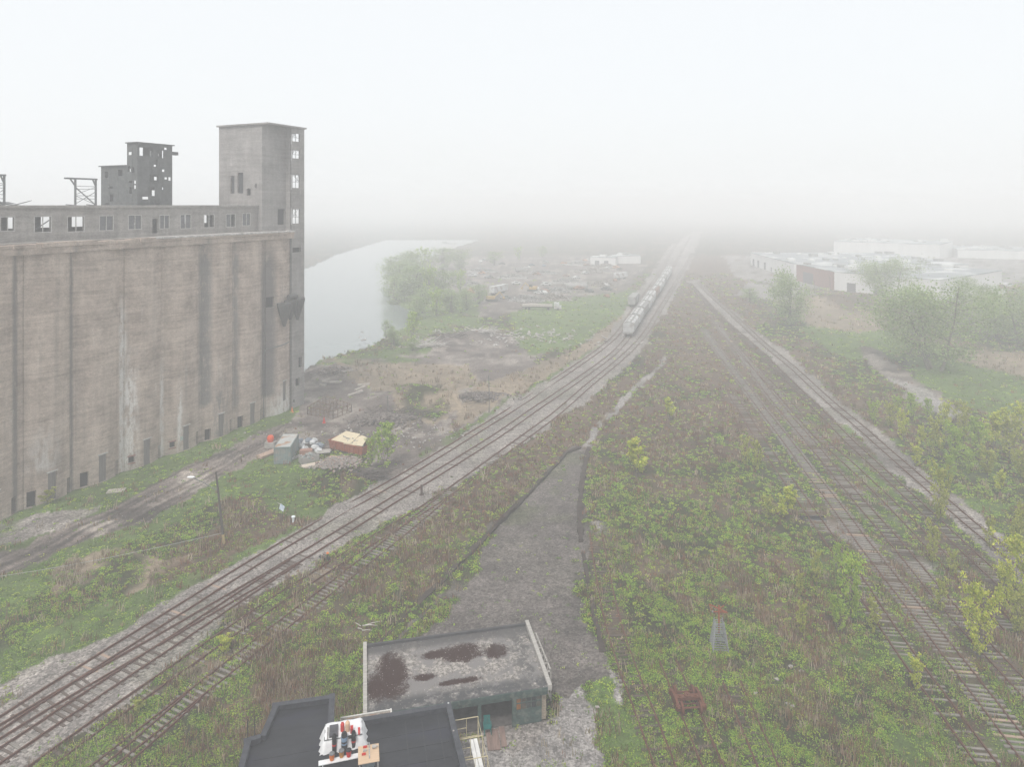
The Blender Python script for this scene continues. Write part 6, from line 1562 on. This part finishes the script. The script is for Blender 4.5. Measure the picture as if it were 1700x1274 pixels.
for i, (px, py, l, rz) in enumerate(((548, 636, 3.4, -8), (557, 637, 2.6, 5), (541, 633, 2.0, 40), (590, 655, 4.0, 55), (598, 646, 3.2, 60), (577, 628, 2.4, 30), (604, 640, 2.6, 20), (536, 640, 1.6, -30), (571, 615, 2.6, -20))):
    o = MB().box((0, 0, .18), (l, .45, .32)).box((l * .3, .1, .38), (l * .5, .3, .12), .2).build("timber_scrap", LOGM); o.location = gg(px, py); o.rotation_euler = (0, 0, R(rz)); tag(o, "pale broken timber lying on the dirt mounds beyond the pen", "timber", "broken timbers on the mounds beyond the pen")
# pale litter
lit = random.Random(14)
for i, (px, py) in enumerate(((652, 700), (640, 612), (782, 677), (1313, 1110), (1330, 1118), (1290, 1130), (1322, 1163), (1308, 1170), (1316, 1174), (992, 1174), (866, 1130), (1242, 480 + 68), (1255, 1153), (430, 850), (545, 918))):
    o = MB().lump((0, 0, .08), (.2, .14, .09), i, 8, 5, .3).build("litter", WHT); o.location = gg(px, py); tag(o, "small white scrap of litter lying on the ground", "litter", "white scraps of litter on the ground")

# ------------------------------------------------------------------ scrap yard
def car(cm, label, grp, px, py, rz, name="scrap_car", sc=1.0):
    r = E(name, label, "car", gg(px, py), rz, grp); b = MB()
    b.add([(x, y * .88, z) for x, z in ((-2.1, .35), (-2.15, .8), (-1.2, .92), (-.75, 1.38), (.7, 1.38), (1.2, .95), (2.1, .82), (2.15, .35)) for y in (-1, 1)],
          [(0, 2, 4, 6, 8, 10, 12, 14), (15, 13, 11, 9, 7, 5, 3, 1)] + [(2 * i, 2 * i + 1, 2 * i + 3, 2 * i + 2) for i in range(7)] + [(14, 15, 1, 0)])
    b.build("body", cm, r)
    MB().box((-.02, 0, 1.12), (1.5, 1.79, .34)).build("window", DARK, r)
    for sx in (-1.3, 1.3):
        for sy in (-.82, .82): MB().tube([(sx, sy - .1, .32), (sx, sy + .1, .32)], .32, 10).build("wheel", BLKM, r)
    r.scale = (sc, sc, sc); return r
def trailer(px, py, rz, label, mat, L_=12.5, H_=2.8, box=True):
    r = E("box_trailer", label, "trailer", gg(px, py), rz)
    MB().box((0, 0, 1.1 + H_ / 2), (L_, 2.5, H_)).build("body", mat, r)
    m = MB(); [m.box((-L_ / 2 + .3 + k * (L_ - .6) / 14, -1.27, 1.1 + H_ / 2), (.08, .05, H_ - .1)) for k in range(15)]; m.build("side_rib", mat, r)
    MB().box((0, 0, .95), (L_, 1.0, .25)).build("chassis", BLKM, r)
    for sx in (-L_ * .38, -L_ * .28): MB().tube([(sx, -1.2, .5), (sx, 1.2, .5)], .5, 10).build("wheelset", BLKM, r)
    MB().box((L_ * .3, 0, .5), (.2, 1.8, 1.0)).build("landing_leg", BLKM, r)
trailer(828, 488, R(60), "white box trailer standing in the scrap yard, the brightest there", WHT, 12)
trailer(868, 452, R(10), "pale flat-sided trailer deep in the scrap yard", GRY, 9, 1.6)
trailer(1031, 464, R(40), "whitish box trailer nearest the freight train side of the scrap yard", WHT, 9, 2.6)
lt_ = E("log_truck", "flatbed truck loaded with long pale poles in the scrap yard", "truck", gg(893, 514), R(-4))
MB().box((0, 0, 1.1), (12, 2.4, .3)).build("flatbed", BLKM, lt_); [MB().tube([(-6, y, z), (5.5, y * .9, z)], .22, 7).build("pole_load", LOGM, lt_) for y, z in ((-.9, 1.5), (-.4, 1.5), (.1, 1.5), (.6, 1.5), (-.6, 1.9), (0, 1.9), (.4, 1.95))]
MB().box((7.2, 0, 1.7), (2.0, 2.4, 2.2)).box((8.5, 0, 1.1), (.9, 2.2, 1.1)).build("cab", WHT, lt_); [MB().tube([(x, -1.2, .5), (x, 1.2, .5)], .5, 10).build("wheelset", BLKM, lt_) for x in (-4.5, -3.3, 4, 7.6)]
tk = E("storage_tank", "pale horizontal tank lying in the scrap yard", "tank", gg(958, 480), R(8)); MB().tube([(-5, 0, 1.4), (-4.6, 0, 1.4), (4.6, 0, 1.4), (5, 0, 1.4)], [.9, 1.4, 1.4, .9], 16).build("shell", GRY, tk); MB().tube([(5.02, 0, 1.4), (5.2, 0, 1.4)], [1.3, 1.0], 16).build("end_cap", WHT, tk); [MB().box((x, 0, .3), (.4, 2.2, .8)).build("saddle", BLKM, tk) for x in (-3, 3)]
YEL = pm("faded_yellow_machine", (.46, .31, .09), (.32, .22, .08), 2, .7)
def digger(px, py, rz, label):
    r = E("excavator", label, "excavator", gg(px, py), rz)
    for s in (-1, 1): MB().prism([(-2, .0), (2, .0), (2.3, .45), (2, .9), (-2, .9), (-2.3, .45)], 0, .5).build("track_unit", BLKM, r).rotation_euler = (R(90), 0, 0)
    ks = [c for c in children(r)]; ks[0].location = (0, 1.4, 0); ks[1].location = (0, -.9, 0)
    MB().box((-.4, 0, 1.6), (3.2, 2.5, 1.2)).build("body", YEL, r); MB().box((.6, .7, 2.5), (1.3, 1.0, 1.3)).build("cab", DARK, r)
    MB().bar((1.2, -.2, 1.8), (3.6, -.2, 3.8), .4).bar((3.6, -.2, 3.8), (5.2, -.2, 1.6), .32).box((5.3, -.2, 1.2), (.8, 1.0, .7)).build("boom", YEL, r)
digger(816, 500, R(20), "yellow excavator just in front of the brightest white trailer")
digger(884, 484, R(160), "faded yellow excavator right of the brightest white trailer")
YC = [pm("scrap_%s" % n, c, None, 2, .6) for n, c in (("white", (.55, .55, .54)), ("grey", (.22, .22, .22)), ("dark", (.06, .06, .065)), ("rust", (.26, .12, .07)), ("blue", (.10, .16, .24)), ("orange", (.45, .20, .07)))]
GC = "scrapped cars in the yard"; qc = random.Random(77)
names = ["white", "grey", "dark", "rust brown", "blue", "orange"]
for i in range(46):
    px = qc.uniform(760, 1030); py = 432 + 68 * qc.random() ** 1.2
    k = qc.choice([0, 0, 1, 1, 2, 2, 3, 4, 5]); car(YC[k], f"wrecked {names[k]} car among the scrap yard's rows", GC, px, py, qc.uniform(0, 3.14), sc=qc.uniform(.95, 1.25))
GH_ = "heaps of scrap metal in the yard"
for i, (px, py, e) in enumerate(((875, 500, 7), (920, 498, 7), (940, 470, 9), (900, 455, 9), (980, 452, 9), (850, 462, 8), (800, 452, 9), (1000, 475, 6), (780, 475, 7), (925, 485, 6), (1005, 445, 9), (960, 440, 10), (740, 466, 7))):
    o = heap("scrap_heap", pm("scrap_metal_%d" % (i % 3), [(.26, .25, .25), (.20, .15, .12), (.34, .33, .32)][i % 3], (.05, .045, .04), 3, .8, .3, c3=(.42, .40, .38)), 150, (e, e * .5), 2.2, 60 + i, (1.7, .8, .35), "heap of dark tangled scrap metal in the yard", "scrap heap", gg(px, py), base=True); o['group'] = GH_
heap("scattered_debris", pm("scatter_pale", (.45, .43, .41), (.2, .18, .17), 3, .9), 260, (40, 16), .1, 90, (1.3, .5, .2), "pale bits of debris scattered across the far dirt field", "stuff", g(820, 560))
heap("scattered_debris", MATS["scatter_pale"], 200, (24, 9), .1, 91, (.35, .2, .12), "small pale debris scattered over the bare yard", "stuff", g(640, 720))

# ------------------------------------------------------------------ far buildings
WALLW = pm("white_metal_siding", (.66, .66, .65), (.56, .56, .55), .3, .7, .05, stretch=(1, 1, .2)); BRK = pm("red_brick_wall", (.27, .13, .10), (.19, .095, .08), .6, .9, .2); FROOF = pm("patched_flat_roof", (.30, .32, .33), (.16, .18, .19), .12, .8, .1, c3=(.50, .51, .51)); BRN2 = pm("dark_door_paint", (.10, .09, .10), (.07, .065, .07), 1)
def shedb(P0, P1, depth, h, label, wm_, items=(), name="warehouse", panels=None):
    """flat roofed hall: front wall from P0 to P1 (left to right), depth away"""
    d = (P1 - P0); L_ = d.length; rz = math.atan2(d.y, d.x); r = E(name, label, "warehouse", (P0.x, P0.y, 0), rz)
    for s, (a, b_) in enumerate((((0, 0), (L_, .3)), ((0, depth - .3), (L_, depth)), ((0, .31), (.3, depth - .31)), ((L_ - .3, .31), (L_, depth - .31)))):
        MB().b2((a[0], a[1], -.5), (b_[0], b_[1], h)).build("wall", (wm_[1] if s == 2 and len(wm_) > 1 else wm_[0]), r)
    MB().b2((-.15, -.15, h + .003), (L_ + .15, depth + .15, h + .4)).build("roof", FROOF, r)
    q = random.Random(int(L_)); 
    for i in range(int(L_ * depth / 260) + 2):
        x, y = q.uniform(3, L_ - 3), q.uniform(3, depth - 3); w_ = q.uniform(1.5, 4); MB().box((x, y, h + .4 + w_ * .2), (w_ * 1.4, w_, w_ * .4)).box((x, y, h + .42 + w_ * .4), (w_, w_ * .7, .05)).build("roof_vent", WALLW if i % 2 else GRY, r)
    for (a, b_, z1) in (panels or []): MB().b2((a, -.06, 0), (b_, -.005, z1)).build("door", BRN2, r)
    return r
a = g(1385, 482); b_ = g(1560, 500)
shedb(a, b_, 70, 8.5, "long white warehouse right of the brick hall", [WALLW, BRK], panels=[(6, 10, 4), (18, 22, 4), (32, 34, 2.6)])
a = g(1322, 466); b_ = g(1384.3, 481.7)
shedb(a, b_, 40, 8.6, "red brick hall with a big dark doorway between two white halls", [BRK], panels=[(8, 19, 5.5)])
a = g(1246, 440); b_ = g(1318, 463)
shedb(a, b_, 90, 8, "white hall left of the brick hall, nearest the right tracks", [WALLW], panels=[(5, 9, 4.5), (16, 20, 4.5), (30, 34, 4.5), (44, 46, 2.6)])
a = g(1384, 424); b_ = g(1560, 432)
shedb(a, b_, 60, 11, "long pale hall far behind the brick hall", [WALLW])
a = g(1590, 428); b_ = g(1800, 434)
shedb(a, b_, 60, 6, "low pale hall at the far right behind the trees", [WALLW])
a = g(980, 440); b_ = g(1022, 441); shedb(a, b_, 12, 5, "white shed at the far end of the scrap yard, the left of two", [WALLW], panels=[(3, 6, 3), (9, 12, 3)])
a = g(1026, 438); b_ = g(1064, 437); shedb(a, b_, 12, 5, "white shed at the far end of the scrap yard, the right of two", [WALLW])
a = g(730, 412); b_ = g(756, 412); shedb(a, b_, 10, 4, "tiny pale shed far up the river bank", [WALLW])
GP2 = "cars parked beyond the meadow"
for i, (px, py) in enumerate(((1660, 480), (1672, 477), (1665, 492), (1680, 494), (1650, 500), (1645, 472), (1690, 482), (1655, 487))):
    car(YC[0] if i % 3 else YC[3], "pale car parked beyond the meadow trees" if i % 3 else "dark reddish car parked beyond the meadow trees", GP2, px, py, R(5 + 10 * (i % 3)), "parked_car", 1.6)
# ------------------------------------------------------------------ fog
hz = MB(); hz.b2((-12000, -400, -5), (12000, 12500, 58))
hm = bpy.data.materials.new("haze"); hm.use_nodes = True
N, L = hm.node_tree.nodes, hm.node_tree.links
for n in list(N):
    if n.type != 'OUTPUT_MATERIAL': N.remove(n)
pv = N.new("ShaderNodeVolumePrincipled"); pv.inputs['Color'].default_value = (.985, .99, 1.0, 1); pv.inputs['Density'].default_value = HAZE_DENSITY
pv.inputs['Anisotropy'].default_value = .0
L.new(pv.outputs[0], N['Material Output'].inputs['Volume'])
o = hz.build("haze", hm); tag(o, "pale fog lying over the rail yard and the river", "fog", kind='stuff')
